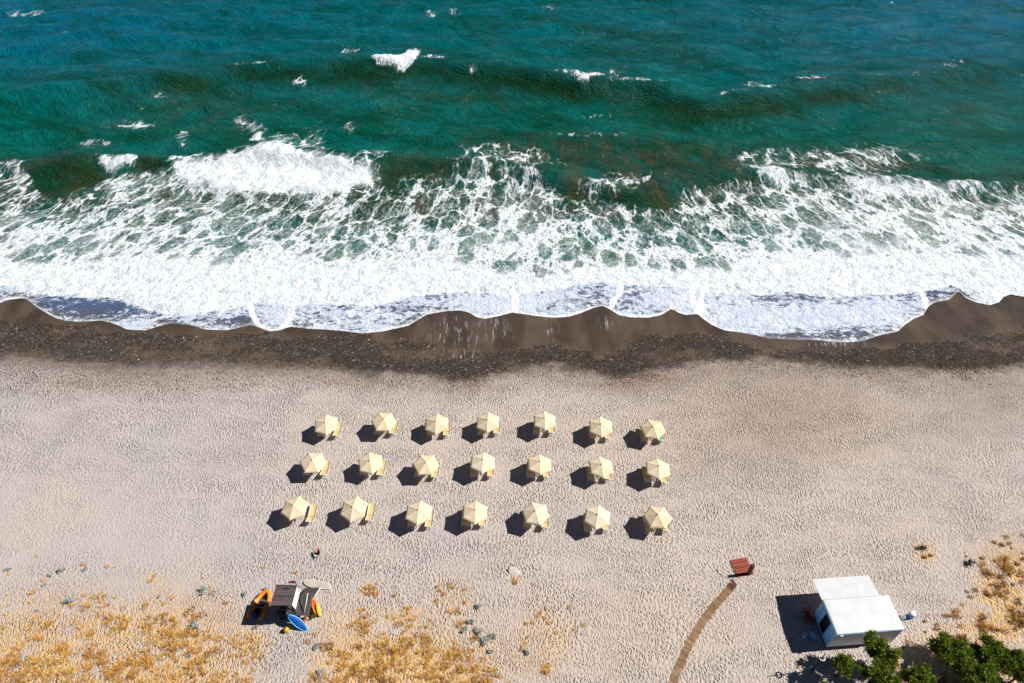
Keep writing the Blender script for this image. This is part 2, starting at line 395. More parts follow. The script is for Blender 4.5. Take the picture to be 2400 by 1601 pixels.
# where dry grass grows (drawn on the chart)
grass_map = np.zeros_like(GX)
for pts, v, kk in [([(0, 1420), (130, 1390), (330, 1400), (470, 1380), (560, 1430), (590, 1500), (620, 1610), (0, 1610)], .75, 9),
                   ([(0, 1470), (300, 1440), (480, 1450), (520, 1610), (0, 1610)], .35, 10),
                   ([(330, 1345), (380, 1345), (390, 1385), (330, 1390)], .5, 2),
                   ([(760, 1440), (880, 1420), (1010, 1470), (1160, 1500), (1170, 1610), (720, 1610)], .9, 8),
                   ([(760, 1500), (1100, 1520), (1160, 1610), (740, 1610)], .4, 5),
                   ([(840, 1370), (890, 1365), (890, 1395), (850, 1400)], .9, 2),
                   ([(930, 1430), (1000, 1425), (1010, 1445), (940, 1450)], .6, 2),
                   ([(1010, 1380), (1060, 1360), (1110, 1380), (1110, 1430), (1030, 1450)], .55, 5),
                   ([(1225, 1440), (1310, 1430), (1340, 1490), (1300, 1580), (1200, 1570)], .62, 6),
                   ([(1190, 1340), (1220, 1345), (1215, 1370), (1195, 1370)], .6, 1),
                   ([(2330, 1265), (2400, 1250), (2400, 1610), (2080, 1610), (2100, 1540), (2230, 1440), (2300, 1400), (2290, 1330)], .95, 7),
                   ([(2310, 1330), (2400, 1290), (2400, 1500), (2300, 1460)], .9, 4),
                   ([(2140, 1275), (2190, 1275), (2195, 1315), (2150, 1320)], .8, 2),
                   ([(550, 1470), (650, 1480), (640, 1530), (560, 1540)], .45, 3)]:
    grass_map += v * area(pts, kk)
grass_map = np.clip(grass_map, 0, 1.3)

# ------------------------------------------------------------------ sea
def sea_material():
    k = NT('sea_water'); P = k.pos(); U = k.attr('fuv', True)
    D0, sdf, sw, sed, deep, face = k.attr('dens'), k.attr('shore'), k.attr('swash'), k.attr('sed'), k.attr('deep'), k.attr('face')
    on = k.step(D0, 0.02, 0.25)
    n1 = k.noise(U, 0.20, 5, 0.6); n2 = k.noise(k.warp(U, 0.5, 1.5), 0.75, 5, 0.65)
    d = k.math('ADD', D0, k.math('MULTIPLY', k.math('SUBTRACT', n1, 0.5), k.math('MULTIPLY', on, 0.70)))
    d = k.math('ADD', d, k.math('MULTIPLY', k.math('SUBTRACT', n2, 0.5), k.math('MULTIPLY', on, 0.70)))
    def W(scale, amt, det, off):
        c = k.noise(k.vadd(U, off), scale, det, 0.6, 0, 'Color')
        return k.vmul(k.vadd(c, (-.5, -.5, -.5)), (amt, amt, amt))
    Uw = k.vadd(k.vadd(U, W(0.22, 3.6, 3, (5, 1, 0))), W(1.1, 0.75, 3, (2, 8, 0)))
    def holes(v, scale, r0, kd, soft, rv):
        n = k.node('ShaderNodeTexVoronoi', {'feature': 'F1', 'voronoi_dimensions': '2D'}, Vector=v, Scale=scale, Randomness=1.0)
        rn = k.node('ShaderNodeSeparateColor', None, i0=n.outputs['Color']).outputs[0]
        rad = k.math('ADD', k.math('SUBTRACT', r0, k.math('MULTIPLY', d, kd)), k.math('MULTIPLY', k.math('SUBTRACT', rn, 0.5), rv))
        rad = k.math('MAXIMUM', rad, 0.002)
        return k.math('SUBTRACT', 1.0, k.step(n.outputs['Distance'], k.math('MULTIPLY', rad, soft), rad))
    h1 = holes(Uw, 0.36, 0.80, 0.62, 0.80, 0.50)
    e1 = k.voro(Uw, 0.36)
    h1 = k.math('MULTIPLY', h1, k.step(e1, 0.0, k.math('ADD', 0.02, k.math('MULTIPLY', n2, 0.13)), 0.05, 1.0))
    h2 = holes(k.vadd(Uw, (31, 17, 0)), 0.95, 0.60, 0.54, 0.70, 0.40)
    h3 = holes(k.vadd(k.vadd(U, W(1.8, 0.4, 2, (9, 9, 0))), (3, 57, 0)), 2.5, 0.52, 0.44, 0.55, 0.40)
    h2 = k.math('MULTIPLY', h2, k.step(k.voro(k.vadd(Uw, (31, 17, 0)), 0.95), 0.0, k.math('MULTIPLY', n2, 0.20), 0.20, 1.0))
    h3 = k.math('MULTIPLY', h3, 0.8)
    net = k.math('SUBTRACT', 1.0, k.math('MAXIMUM', h1, k.math('MAXIMUM', h2, h3)))
    # breaks the sheet up where foam is thin
    br = k.noise(k.vadd(U, W(0.7, 1.6, 3, (1, 1, 0))), 0.8, 6, 0.72)
    thr = k.math('SUBTRACT', 0.60, k.math('MULTIPLY', d, 0.62))
    net = k.math('MULTIPLY', net, k.step(br, k.math('SUBTRACT', thr, 0.10), k.math('ADD', thr, 0.08)))
    # hair-thin filaments drawn out by the backwash
    rg = k.noise(k.vmul(k.vadd(U, W(0.6, 2.2, 3, (4, 7, 0))), (1.25, 0.8, 1)), 0.9, 4, 0.6)
    fl_ = k.math('ABSOLUTE', k.math('SUBTRACT', rg, 0.5))
    rg2 = k.math('ABSOLUTE', k.math('SUBTRACT', k.noise(k.vadd(U, W(1.2, 1.0, 3, (14, 3, 0))), 1.9, 4, 0.6), 0.5))
    fila = k.math('MULTIPLY', k.step(fl_, 0.028, 0.004), k.step(d, 0.10, 0.45, 0.0, 0.85))
    fila = k.math('MAXIMUM', fila, k.math('MULTIPLY', k.step(rg2, 0.035, 0.006), k.step(d, 0.25, 0.6, 0.0, 0.7)))
    fila = k.math('MULTIPLY', fila, k.step(k.noise(U, 0.55, 4, 0.7), 0.36, 0.58))
    foam = k.math('MULTIPLY', k.math('MAXIMUM', k.math('MULTIPLY', net, 0.97), fila), on)
    solid = k.step(k.math('ADD', D0, k.math('MULTIPLY', k.math('SUBTRACT', k.noise(k.warp(P, 0.5, 2.5), 0.45, 8, 0.74), 0.5), 1.35)), 0.72, 1.08, 0.0, 0.98)
    # wash running up the sand: white with torn dark flecks, bright lip
    SU = k.vmul(k.warp(k.warp(P, 0.35, 2.4), 1.4, 0.5), (0.9, 1.5, 1))
    fl = k.noise(SU, 1.2, 7, 0.76); fl2 = k.noise(k.vadd(SU, (9, 4, 0)), 0.28, 3, 0.5)
    th = k.math('SUBTRACT', 0.72, k.math('MULTIPLY', k.math('ADD', D0, k.math('MULTIPLY', k.math('SUBTRACT', fl2, 0.5), 0.7)), 0.42))
    swf = k.step(fl, k.math('SUBTRACT', th, 0.07), k.math('ADD', th, 0.06), 0.06, 0.93)
    lipw = k.math('ADD', 0.22, k.math('MULTIPLY', k.noise(P, 0.35, 3), 0.75))
    lip = k.math('MULTIPLY', k.step(sdf, lipw, k.math('MULTIPLY', lipw, 0.35)), k.attr('lip'))
    arcn = k.math('ADD', k.attr('arc'), k.math('MULTIPLY', k.math('SUBTRACT', k.noise(P, 1.2, 4, 0.6), 0.5), 0.5))
    lip = k.math('MAXIMUM', lip, k.step(arcn, 0.50, 0.22))
    swf = k.math('MAXIMUM', swf, lip)
    swm = k.step(k.math('ADD', sw, k.math('MULTIPLY', k.math('SUBTRACT', k.noise(k.warp(P, 0.5, 1.0), 0.6, 7, 0.74), 0.5), 1.3)), 0.40, 0.60)
    notsw = k.math('SUBTRACT', 1.0, swm)
    fac = k.math('ADD', k.math('MULTIPLY', k.math('MAXIMUM', foam, solid), notsw), k.math('MULTIPLY', swf, swm))
    # water body colour: green, with sky reflections on the ripples painted as bluer streaks
    Pr = k.node('ShaderNodeVectorRotate', {'rotation_type': 'Z_AXIS'}, Vector=k.warp(P, 0.04, 12), Angle=0.32).outputs[0]
    cv = k.noise(k.vmul(Pr, (0.55, 1.5, 1)), 0.11, 7, 0.66)
    cv2 = k.noise(k.vmul(Pr, (0.5, 1.6, 1)), 0.55, 5, 0.65)
    cvm = k.math('ADD', k.math('MULTIPLY', cv, 0.65), k.math('MULTIPLY', cv2, 0.35))
    c = k.mix(k.step(cvm, 0.38, 0.62), (0.0006, 0.060, 0.032), (0.0008, 0.124, 0.108))
    c = k.mix(k.math('MULTIPLY', deep, k.step(cvm, 0.36, 0.60, 0.30, 1.0)), c, (0.0008, 0.122, 0.215))
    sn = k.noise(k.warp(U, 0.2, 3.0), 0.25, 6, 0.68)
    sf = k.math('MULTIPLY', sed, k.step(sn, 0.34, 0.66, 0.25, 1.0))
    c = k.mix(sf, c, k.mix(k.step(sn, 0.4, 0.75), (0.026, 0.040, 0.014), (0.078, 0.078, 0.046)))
    c = k.mix(k.math('MULTIPLY', face, k.step(cvm, 0.7, 0.35, 0.65, 1.0)), c, (0.006, 0.030, 0.006))  # darker, less reflective look of the wave faces painted into the colour
    milk = k.math('MULTIPLY', k.step(d, 0.36, 0.95), k.step(k.noise(U, 0.5, 4, 0.6), 0.3, 0.65, 0.25, 0.90))
    c = k.mix(milk, c, (0.32, 0.41, 0.385))
    wv = k.vmul(k.warp(Pr, 0.15, 3.0), (0.7, 1.5, 1))
    hb = k.math('ADD', k.math('MULTIPLY', k.noise(wv, 0.55, 5, 0.62), 1.0), k.math('MULTIPLY', k.noise(wv, 2.2, 4, 0.62), 0.35))
    nw = k.bump(hb, 0.75, 1.0)
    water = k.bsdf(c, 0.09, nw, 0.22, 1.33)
    hf = k.noise(k.warp(P, 0.6, 1.6), 0.8, 6, 0.70)
    nfm = k.bump(hf, 0.55, 1.0)
    tx = k.noise(k.warp(k.warp(P, 0.3, 2.0), 1.5, 0.6), 1.0, 7, 0.76)
    fcol = k.mix(k.step(tx, 0.33, 0.54), (0.50, 0.61, 0.70), (0.85, 0.875, 0.90))
    fcol = k.mix(k.math('MULTIPLY', swm, k.step(fl2, 0.3, 0.7, 0.25, 0.75)), fcol, (0.60, 0.68, 0.86))
    fcol = k.mix(k.math('MULTIPLY', lip, 0.8), fcol, (0.92, 0.93, 0.95))
    foamsh = k.bsdf(fcol, 0.9, nfm, 0.15)
    film_c = k.bsdf((0.035, 0.105, 0.27), 0.12, None, 0.4, 1.33)
    thin = k.mixsh(k.step(sdf, 0.0, 3.0, 0.10, 0.50), k.node('ShaderNodeBsdfTransparent').outputs[0], film_c)
    body = k.mixsh(swm, water, thin)
    full = k.mixsh(fac, body, foamsh)
    return k.done(k.mixsh(k.step(sdf, -0.03, 0.03), k.node('ShaderNodeBsdfTransparent').outputs[0], full))

def make_sea():
    X = spaced((-1500, -180, 60), (-180, -128, 2.0), (-128, 128, 0.4), (128, 180, 2.0), (180, 1500, 60))
    Y = spaced((57, 108, 0.3), (108, 185, 0.6), (185, 260, 4), (260, 3000, 120))
    XX, YY = np.meshgrid(X, Y); x = XX.ravel(); y = YY.ravel()
    z0 = np.maximum(zsand_mean(y), SEA)
    px, py = survey(x, y, z0); pf = fold(px)
    mpp = (y * CP + (H - z0) * SP) ** 2 / (FPX * (H - z0))        # metres of beach per survey px
    jit = fbm(x * 0.5, y * 0.5, 41) - 0.5
    e = EDGE(pf); shore = (e - py) * mpp                        # metres inside the water
    wl = WLOW(pf); wt = WTOP(pf); lc = LACE(pf)
    inside = shore > 0
    # ---- foam density
    yj = py + 14 * (fbm(x * 0.25, y * 0.25, 43) - 0.5)
    t = np.clip((yj - lc) / np.maximum(wt - lc, 30), 0, 1)
    D = np.where(yj > lc, 0.33 + 0.40 * t ** 1.4, 0.0)
    D = D * sstep(-6, 10, yj - lc)
    D = np.maximum(D, sstep(-45, 32, yj - wt) * 1.04)
    D = D + sample(chart_foam, px, py) * 1.0
    D = np.where(sample(chart_solid, px, py) > 0.02, np.maximum(D, sample(chart_solid, px, py) * 1.15), D)
    D = D * (1 - sample(chart_clear, px, py))
    wlj = wl + 9 * (fbm(x * 0.35, y * 0.35, 47) - 0.5)
    swash = sstep(-14.0, 12.0, py - wlj)
    swd = 0.58 + sample(chart_wash, px, py) + 0.5 * (fbm(x * 0.22, y * 0.22, 49) - 0.5)
    D = np.where(swash > 0.5, swd, np.where(py > wt + 28, np.maximum(D, 1.02), D))
    far = (px < -300) | (px > 2700)
    # ---- heights
    A = 0.55 + 0.75 * fbm(x * 0.025, y * 0.0, 51)
    d1 = (SWELL(pf) - py) * mpp + 1.2 * (fbm(x * 0.15, y * 0.15, 52) - 0.5)
    z = np.full_like(x, SEA)
    z += A * (np.where(d1 < 0, np.exp(-(d1 / 3.2) ** 2), np.exp(-(d1 / 8.0) ** 2)) * 1.6 - 0.35 * np.exp(-((d1 + 9) / 5) ** 2))
    d2 = (CREST(pf) - py) * mpp + 0.8 * (fbm(x * 0.25, y * 0.25, 53) - 0.5)
    A2 = 0.6 + 0.6 * fbm(x * 0.06, y * 0.0, 54)
    z += A2 * (np.where(d2 < 0, np.exp(-(d2 / 1.7) ** 2), np.exp(-(d2 / 5.0) ** 2)) * 1.25)
    op = sstep(64, 96, y)
    ph = fbm(x * 0.03, y * 0.03, 55) * 7
    z += op * (0.20 * np.sin(y * 0.62 + x * 0.10 + ph) + 0.16 * np.sin(y * 0.95 - x * 0.28 + 1.7 * ph)
               + 0.9 * (fbm(x * 0.16 + 0.05 * y, y * 0.28, 56, 4) - 0.5) + 0.22 * (fbm(x * 0.6, y * 0.9, 57, 3) - 0.5))
    z += (1 - op) * 0.12 * (fbm(x * 0.7, y * 0.9, 58) - 0.5)
    solid = sample(chart_solid, px, py)
    z += solid * (0.25 + 0.5 * fbm(x * 0.7, y * 0.7, 59))
    bore = sstep(0.0, 22, wl - py)
    zs = zground(x, y)
    sheet = zs + np.where(shore > -1.2, 0.03 + 0.035 * (1 - np.exp(-np.maximum(shore, 0) / 0.4)), -0.12)
    sheet = sheet + bore * (0.22 + 0.14 * fbm(x * 0.6, y * 0.6, 60)) * inside
    blend = sstep(64, 70, y)
    z = np.where(y > 74, z, np.maximum(sheet, z * blend + sheet * (1 - blend)))
    # ---- flow coordinates stretch the foam along the backwash
    kx = np.interp(x, [-80, -30, 0, 30, 80], [0.42, 0.34, 0.08, -0.20, -0.42])
    u = x - kx * (y - 80); v = y / 1.6
    deep = sstep(105, 165, y) * (0.35 + 0.65 * sstep(0, 1, np.abs(px - 1150) / 1250.0))
    arc = np.full_like(x, 9.0)
    for pl in ARCS:
        for (ax, ay), (bx, by) in zip(pl[:-1], pl[1:]):
            ux, uy = (bx - ax) * 1.0, (by - ay) * 1.0
            tt = np.clip(((pf - ax) * ux + (py - ay) * uy) / (ux * ux + uy * uy), 0, 1)
            dx = (pf - ax - tt * ux) * 0.042; dy = (py - ay - tt * uy) * mpp
            arc = np.minimum(arc, np.hypot(dx, dy))
    lipm = 0.25 + 0.75 * sample(chart_lip, px, py)
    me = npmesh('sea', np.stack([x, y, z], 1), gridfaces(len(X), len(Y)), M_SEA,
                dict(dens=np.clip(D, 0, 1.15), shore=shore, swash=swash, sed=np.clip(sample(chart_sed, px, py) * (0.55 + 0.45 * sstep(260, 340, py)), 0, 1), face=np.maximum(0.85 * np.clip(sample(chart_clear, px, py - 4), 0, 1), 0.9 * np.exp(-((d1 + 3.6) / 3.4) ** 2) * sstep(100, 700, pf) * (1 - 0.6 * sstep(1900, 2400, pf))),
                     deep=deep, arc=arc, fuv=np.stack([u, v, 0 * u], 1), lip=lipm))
    tag(link('sea', me), 'green sea breaking in white foam along the beach', kind='structure')

chart_solid = np.clip(sum([
    area([(400, 388), (520, 380), (590, 362), (660, 360), (720, 378), (890, 402), (860, 438), (770, 462), (640, 458), (520, 455), (430, 430)], 3) * 1.12,
    area([(228, 386), (330, 381), (322, 392), (260, 402), (240, 398)], 1),
    area([(1080, 402), (1130, 398), (1200, 425), (1150, 470), (1100, 450)], 5) * .62,
    area([(1755, 412), (1790, 398), (1820, 408), (1880, 428), (1790, 440)], 3) * .8,
    area([(1950, 428), (2110, 430), (2240, 440), (2290, 438), (2250, 462), (2160, 470), (2000, 460)], 2) * .75,
    area([(870, 146), (900, 140), (935, 142), (975, 130), (985, 134), (975, 158), (945, 170), (905, 166), (878, 158)], 1) * 1.1,
    area([(1335, 178), (1362, 190), (1422, 186), (1385, 200), (1366, 212), (1356, 205)], 1),
    area([(595, 312), (612, 304), (620, 314), (605, 335), (590, 335)], 1) * .75, area([(600, 360), (640, 335), (690, 350), (690, 375)], 3) * .75,
]), 0, 1)
_sp = [(1230, 510, 90, 70, .18), (2050, 480, 300, 60, .20), (2150, 560, 300, 50, .14), (1180, 580, 120, 30, .15), (120, 560, 180, 40, .12),
       (150, 480, 80, 30, -.12), (520, 500, 60, 30, .15), (330, 430, 60, 25, .22), (700, 520, 160, 35, -.12), (620, 560, 140, 25, -.06),
       (950, 450, 90, 35, -.10), (1000, 540, 70, 30, -.08), (1700, 560, 130, 25, -.12), (1650, 480, 120, 25, -.05), (1420, 520, 90, 30, .08), (1180, 615, 60, 15, -.2), (20, 440, 50, 40, -.05),
       # thin lace drifting seaward of the break
       (1170, 355, 110, 16, .34), (1230, 385, 80, 20, .42), (1105, 385, 60, 14, .30), (1470, 430, 70, 22, .40), (1400, 455, 60, 20, .35), (1380, 315, 90, 7, .30),
       (1860, 380, 120, 28, .26), (1990, 385, 110, 34, .34), (2060, 360, 50, 26, .30), (2180, 370, 60, 10, .12), (1795, 405, 50, 16, .4), (1770, 365, 60, 12, .22),
       (660, 335, 60, 22, .36), (720, 350, 40, 18, .26), (600, 300, 20, 16, .38), (430, 330, 16, 26, .34), (570, 288, 22, 14, .36), (740, 315, 24, 30, .22), (820, 295, 20, 14, .28), (890, 372, 34, 18, .36), (760, 365, 30, 14, .30), (850, 375, 30, 12, .24),
       (300, 290, 50, 12, .32), (230, 335, 55, 9, .28), (340, 300, 30, 10, .25), (200, 360, 40, 8, .2),
       (822, 120, 26, 3.5, .48), (600, 160, 34, 3.5, .42), (1010, 32, 14, 10, .36), (1062, 26, 14, 9, .28), (702, 192, 18, 11, .34), (370, 218, 26, 8, .28), (330, 252, 14, 8, .2), (1010, 150, 40, 4, .35),
       (1480, 206, 60, 4, .42), (1445, 178, 16, 7, .42), (1330, 185, 30, 4, .4), (1550, 206, 18, 5, .3), (1730, 228, 26, 7, .34), (1800, 212, 50, 6, .34), (1690, 240, 14, 5, .3), (1900, 195, 60, 7, .24), (2140, 186, 14, 6, .4), (2230, 165, 40, 12, .2),
       (60, 32, 60, 6, .30), (90, 28, 16, 4, .3), (155, 76, 12, 4, .3), (1285, 20, 30, 6, .22), (1400, 270, 40, 6, .28), (1760, 205, 20, 5, .25), (560, 165, 12, 3, .3), (1110, 175, 12, 5, .3), (640, 245, 10, 8, .22), (40, 395, 60, 12, .2)]
chart_foam = spots_(_sp)
chart_clear = np.clip(sum([area([(80, 400), (130, 384), (215, 380), (236, 396), (240, 412), (170, 448), (95, 456), (78, 430)], 2) * .93,
                           area([(335, 382), (385, 380), (395, 398), (345, 402)], 1) * .95,
                           area([(900, 408), (950, 392), (1040, 394), (1050, 412), (980, 425), (930, 450), (895, 440)], 2) * .6,
                           area([(1500, 450), (1600, 440), (1570, 480), (1480, 500), (1440, 480)], 3) * .7,
                           area([(1300, 455), (1340, 440), (1370, 470), (1330, 500)], 2) * .5]), 0, 1)
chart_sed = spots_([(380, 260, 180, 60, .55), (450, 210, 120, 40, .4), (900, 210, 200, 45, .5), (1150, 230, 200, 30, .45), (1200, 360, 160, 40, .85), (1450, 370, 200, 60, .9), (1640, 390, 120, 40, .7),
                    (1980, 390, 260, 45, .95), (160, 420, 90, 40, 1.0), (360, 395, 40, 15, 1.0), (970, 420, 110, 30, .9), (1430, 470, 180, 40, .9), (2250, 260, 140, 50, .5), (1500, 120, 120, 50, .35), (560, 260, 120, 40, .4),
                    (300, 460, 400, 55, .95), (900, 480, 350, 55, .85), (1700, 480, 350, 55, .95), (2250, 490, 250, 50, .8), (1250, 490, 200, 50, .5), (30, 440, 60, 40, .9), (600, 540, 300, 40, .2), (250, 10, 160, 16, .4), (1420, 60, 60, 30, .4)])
chart_wash = spots_([(200, 720, 110, 22, -.34), (440, 755, 60, 12, -.25), (560, 750, 60, 14, -.35), (330, 760, 40, 12, .1), (650, 745, 40, 25, .22), (860, 750, 120, 20, .12), (1150, 715, 90, 20, .22), (1000, 715, 60, 15, .1), (1350, 705, 90, 22, .06), (1600, 700, 60, 25, .25), (1520, 710, 50, 20, .02),
                    (1850, 745, 170, 28, .30), (2030, 735, 90, 30, .22), (1720, 735, 50, 25, .25), (1830, 790, 70, 8, -.5), (2210, 690, 40, 14, .0), (1970, 785, 60, 10, -.15)])
chart_lip = spots_([(30, 700, 30, 20, 1), (110, 735, 60, 20, .7), (635, 765, 40, 30, 1), (900, 770, 100, 20, .9), (1200, 740, 300, 25, 1), (1500, 740, 150, 25, 1), (1660, 760, 50, 30, 1), (2130, 745, 60, 40, 1), (2320, 705, 90, 20, 1), (1960, 800, 60, 8, .5)])
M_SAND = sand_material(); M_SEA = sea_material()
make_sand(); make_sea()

# ------------------------------------------------------------------ shingle stones and ground cover (nobody could count them)
def scatter(n, weight, zone, seed):
    r = np.random.default_rng(seed); out = []; tot = 0
    while tot < n:
        px = r.uniform(zone[0], zone[2], 60000); py = r.uniform(zone[1], zone[3], 60000)
        keep = r.random(60000) < weight(px, py); out.append(np.stack([px[keep], py[keep]], 1)); tot += keep.sum()
    return np.concatenate(out)[:n]
def to_ground(p):
    z = 0.0 * p[:, 0]
    for _ in range(4):
        u = p[:, 0] - 1200.0; v = p[:, 1] - 800.5
        dy = FPX * CP - v * SP; dz = -FPX * SP - v * CP
        t = (z - H) / dz; X = u * t; Y = dy * t; z = zground(X, Y)
    return X, Y, z
def make_shingle():
    def wgt(px, py):
        lo = PLOW(px); tp = PTOP(px)
        a = sstep(lo + 28, lo - 12, py + 20 * (vnoise(px * .03, py * .06, 1) - .5)) * sstep(tp - 8, tp + 12, py)
        a = a * (0.25 + 0.75 * sstep(0.35, 0.6, fbm(px * 0.02, py * 0.05, 71)))
        b = 0.26 * sstep(960, 850, py) * sstep(tp, tp + 10, py) * (0.3 + 0.7 * sstep(1000, 400, px))
        return np.maximum(a, b)
    n = 34000
    X, Y, Z = to_ground(scatter(n, wgt, (-60, 735, 2460, 990), 5))
    r = np.random.default_rng(9); s = r.uniform(0.022, 0.07, n) * (1 + 0.9 * (r.random(n) < 0.06))
    base = np.array([(1, 0, 0), (0, 1, 0), (-1, 0, 0), (0, -1, 0), (0, 0, 0.75), (0, 0, -0.4)], float)
    fc = np.array([(0, 1, 4), (1, 2, 4), (2, 3, 4), (3, 0, 4), (1, 0, 5), (2, 1, 5), (3, 2, 5), (0, 3, 5)])
    a = r.uniform(0, 6.28, n); ca, sa = np.cos(a), np.sin(a); el = r.uniform(0.6, 1.0, n)
    vx = base[None, :, 0] * s[:, None]; vy = base[None, :, 1] * (s * el)[:, None]; vz = base[None, :, 2] * (s * 0.8)[:, None]
    V = np.stack([vx * ca[:, None] - vy * sa[:, None] + X[:, None], vx * sa[:, None] + vy * ca[:, None] + Y[:, None], vz + Z[:, None] + 0.01], -1).reshape(-1, 3)
    F = (fc[None] + (np.arange(n) * 6)[:, None, None]).reshape(-1, 3)
    k = NT('stones'); t = k.attr('tone')
    c = k.mix(k.step(t, 0.0, 0.9), (0.018, 0.016, 0.017), (0.12, 0.09, 0.07)); c = k.mix(k.step(t, 0.965, 0.97), c, (0.36, 0.22, 0.11)); c = k.mix(k.step(t, 0.985, 0.986), c, (0.6, 0.55, 0.5))
    m = k.done(k.bsdf(c, 0.6, None, 0.4))
    me = npmesh('shingle', V, F, m, dict(tone=np.repeat(r.random(n), 6)), False)
    tag(link('shingle', me), 'dark wet pebbles heaped in a band above the wash', kind='stuff')
def make_grass():
    def wgt(px, py):
        g = sample(grass_map, px, py)
        cl = sstep(0.44, 0.66, fbm(px * 0.022, py * 0.03, 81, 3) + 0.22 * (g - 0.5))
        return np.clip(g * cl, 0, 1)
    n = 1750
    p = scatter(n, wgt, (-60, 1250, 2460, 1720), 15)
    extra = np.array([(20, 1345), (85, 1300), (250, 1330), (360, 1352), (355, 1365), (480, 1355), (200, 1325), (620, 1332), (690, 1345), (720, 1400), (865, 1378), (850, 1385), (880, 1372), (925, 1395), (960, 1425), (950, 1430), (1010, 1455), (1025, 1380), (1030, 1385), (1052, 1370), (1060, 1378), (1040, 1397), (1085, 1380), (1090, 1410), (1028, 1415), (1205, 1362), (1208, 1366), (1247, 1370), (1280, 1430), (1200, 1326), (2145, 1290), (2170, 1305), (2185, 1300), (2260, 1300), (2330, 1275), (2345, 1280), (2395, 1258), (2300, 1310), (2240, 1500)], float)
    p = np.concatenate([p, np.repeat(extra, 2, 0) + rng.normal(0, 3, (len(extra) * 2, 2))]); n = len(p)
    X, Y, Z = to_ground(p)
    r = np.random.default_rng(19); size = r.uniform(0.12, 0.42, n) * (0.6 + 0.55 * np.clip(sample(grass_map, p[:, 0], p[:, 1]), 0, 1))
    size[-len(extra) * 2:] *= 0.75
    V = []; T = []; nb = 60
    hue = np.clip(0.5 + 0.8 * (fbm(X * 0.4, Y * 0.4, 91) - 0.5) + r.normal(0, 0.16, n), 0, 1)
    right = p[:, 0] > 2080; hue = np.where(right, np.clip(hue - 0.38, 0, 1), hue)
    a = r.uniform(0, 2 * np.pi, (n, nb)); rad = np.sqrt(r.random((n, nb))) * size[:, None] * 0.55
    bx = X[:, None] + np.cos(a) * rad; by = Y[:, None] + np.sin(a) * rad; bz = np.broadcast_to(Z[:, None] - 0.01, bx.shape)
    L = size[:, None] * r.uniform(0.5, 1.25, (n, nb)); lean = r.uniform(0.25, 1.1, (n, nb))
    az = a + r.normal(0, 0.5, (n, nb))
    dx = np.cos(az) * lean + 0.55; dy = np.sin(az) * lean + 0.35; dz = np.full_like(dx, 0.8)
    q = np.sqrt(dx ** 2 + dy ** 2 + dz ** 2); dx, dy, dz = dx / q, dy / q, dz / q
    wd = r.uniform(0.007, 0.017, (n, nb)); ox, oy = -np.sin(az) * wd, np.cos(az) * wd
    P0 = np.stack([bx - ox, by - oy, bz], -1); P1 = np.stack([bx + ox, by + oy, bz], -1)
    mx, my, mz = bx + dx * L * .6, by + dy * L * .6, bz + dz * L * .6
    P2 = np.stack([mx + ox * .7, my + oy * .7, mz], -1); P3 = np.stack([mx - ox * .7, my - oy * .7, mz], -1)
    P4 = np.stack([bx + dx * L * 1.05, by + dy * L * 1.05, bz + dz * L * 0.9], -1)
    V = np.stack([P0, P1, P2, P3, P4], 2).reshape(-1, 3); m_ = n * nb
    F = (np.array([(0, 1, 2), (0, 2, 3), (3, 2, 4)])[None] + (np.arange(m_) * 5)[:, None, None]).reshape(-1, 3)
    tone = np.clip(hue[:, None] + r.normal(0, 0.24, (n, nb)), 0, 1)
    k = NT('dry_grass'); t = k.attr('tone')
    c = k.mix(k.step(t, 0.0, 0.35), (0.24, 0.12, 0.04), (0.66, 0.32, 0.07)); c = k.mix(k.step(t, 0.35, 0.65), c, (0.90, 0.53, 0.11)); c = k.mix(k.step(t, 0.65, 0.85), c, (0.92, 0.67, 0.30)); c = k.mix(k.step(t, 0.93, 1.0), c, (0.34, 0.30, 0.06))
    mt = k.done(k.bsdf(c, 0.8, None, 0.2))
    me = npmesh('dry_grass', V, F, mt, dict(tone=np.repeat(tone.ravel(), 5)), False)
    tag(link('dry_grass', me), 'golden dry grass tufts scattered over the back of the beach', kind='stuff')
make_shingle(); make_grass()

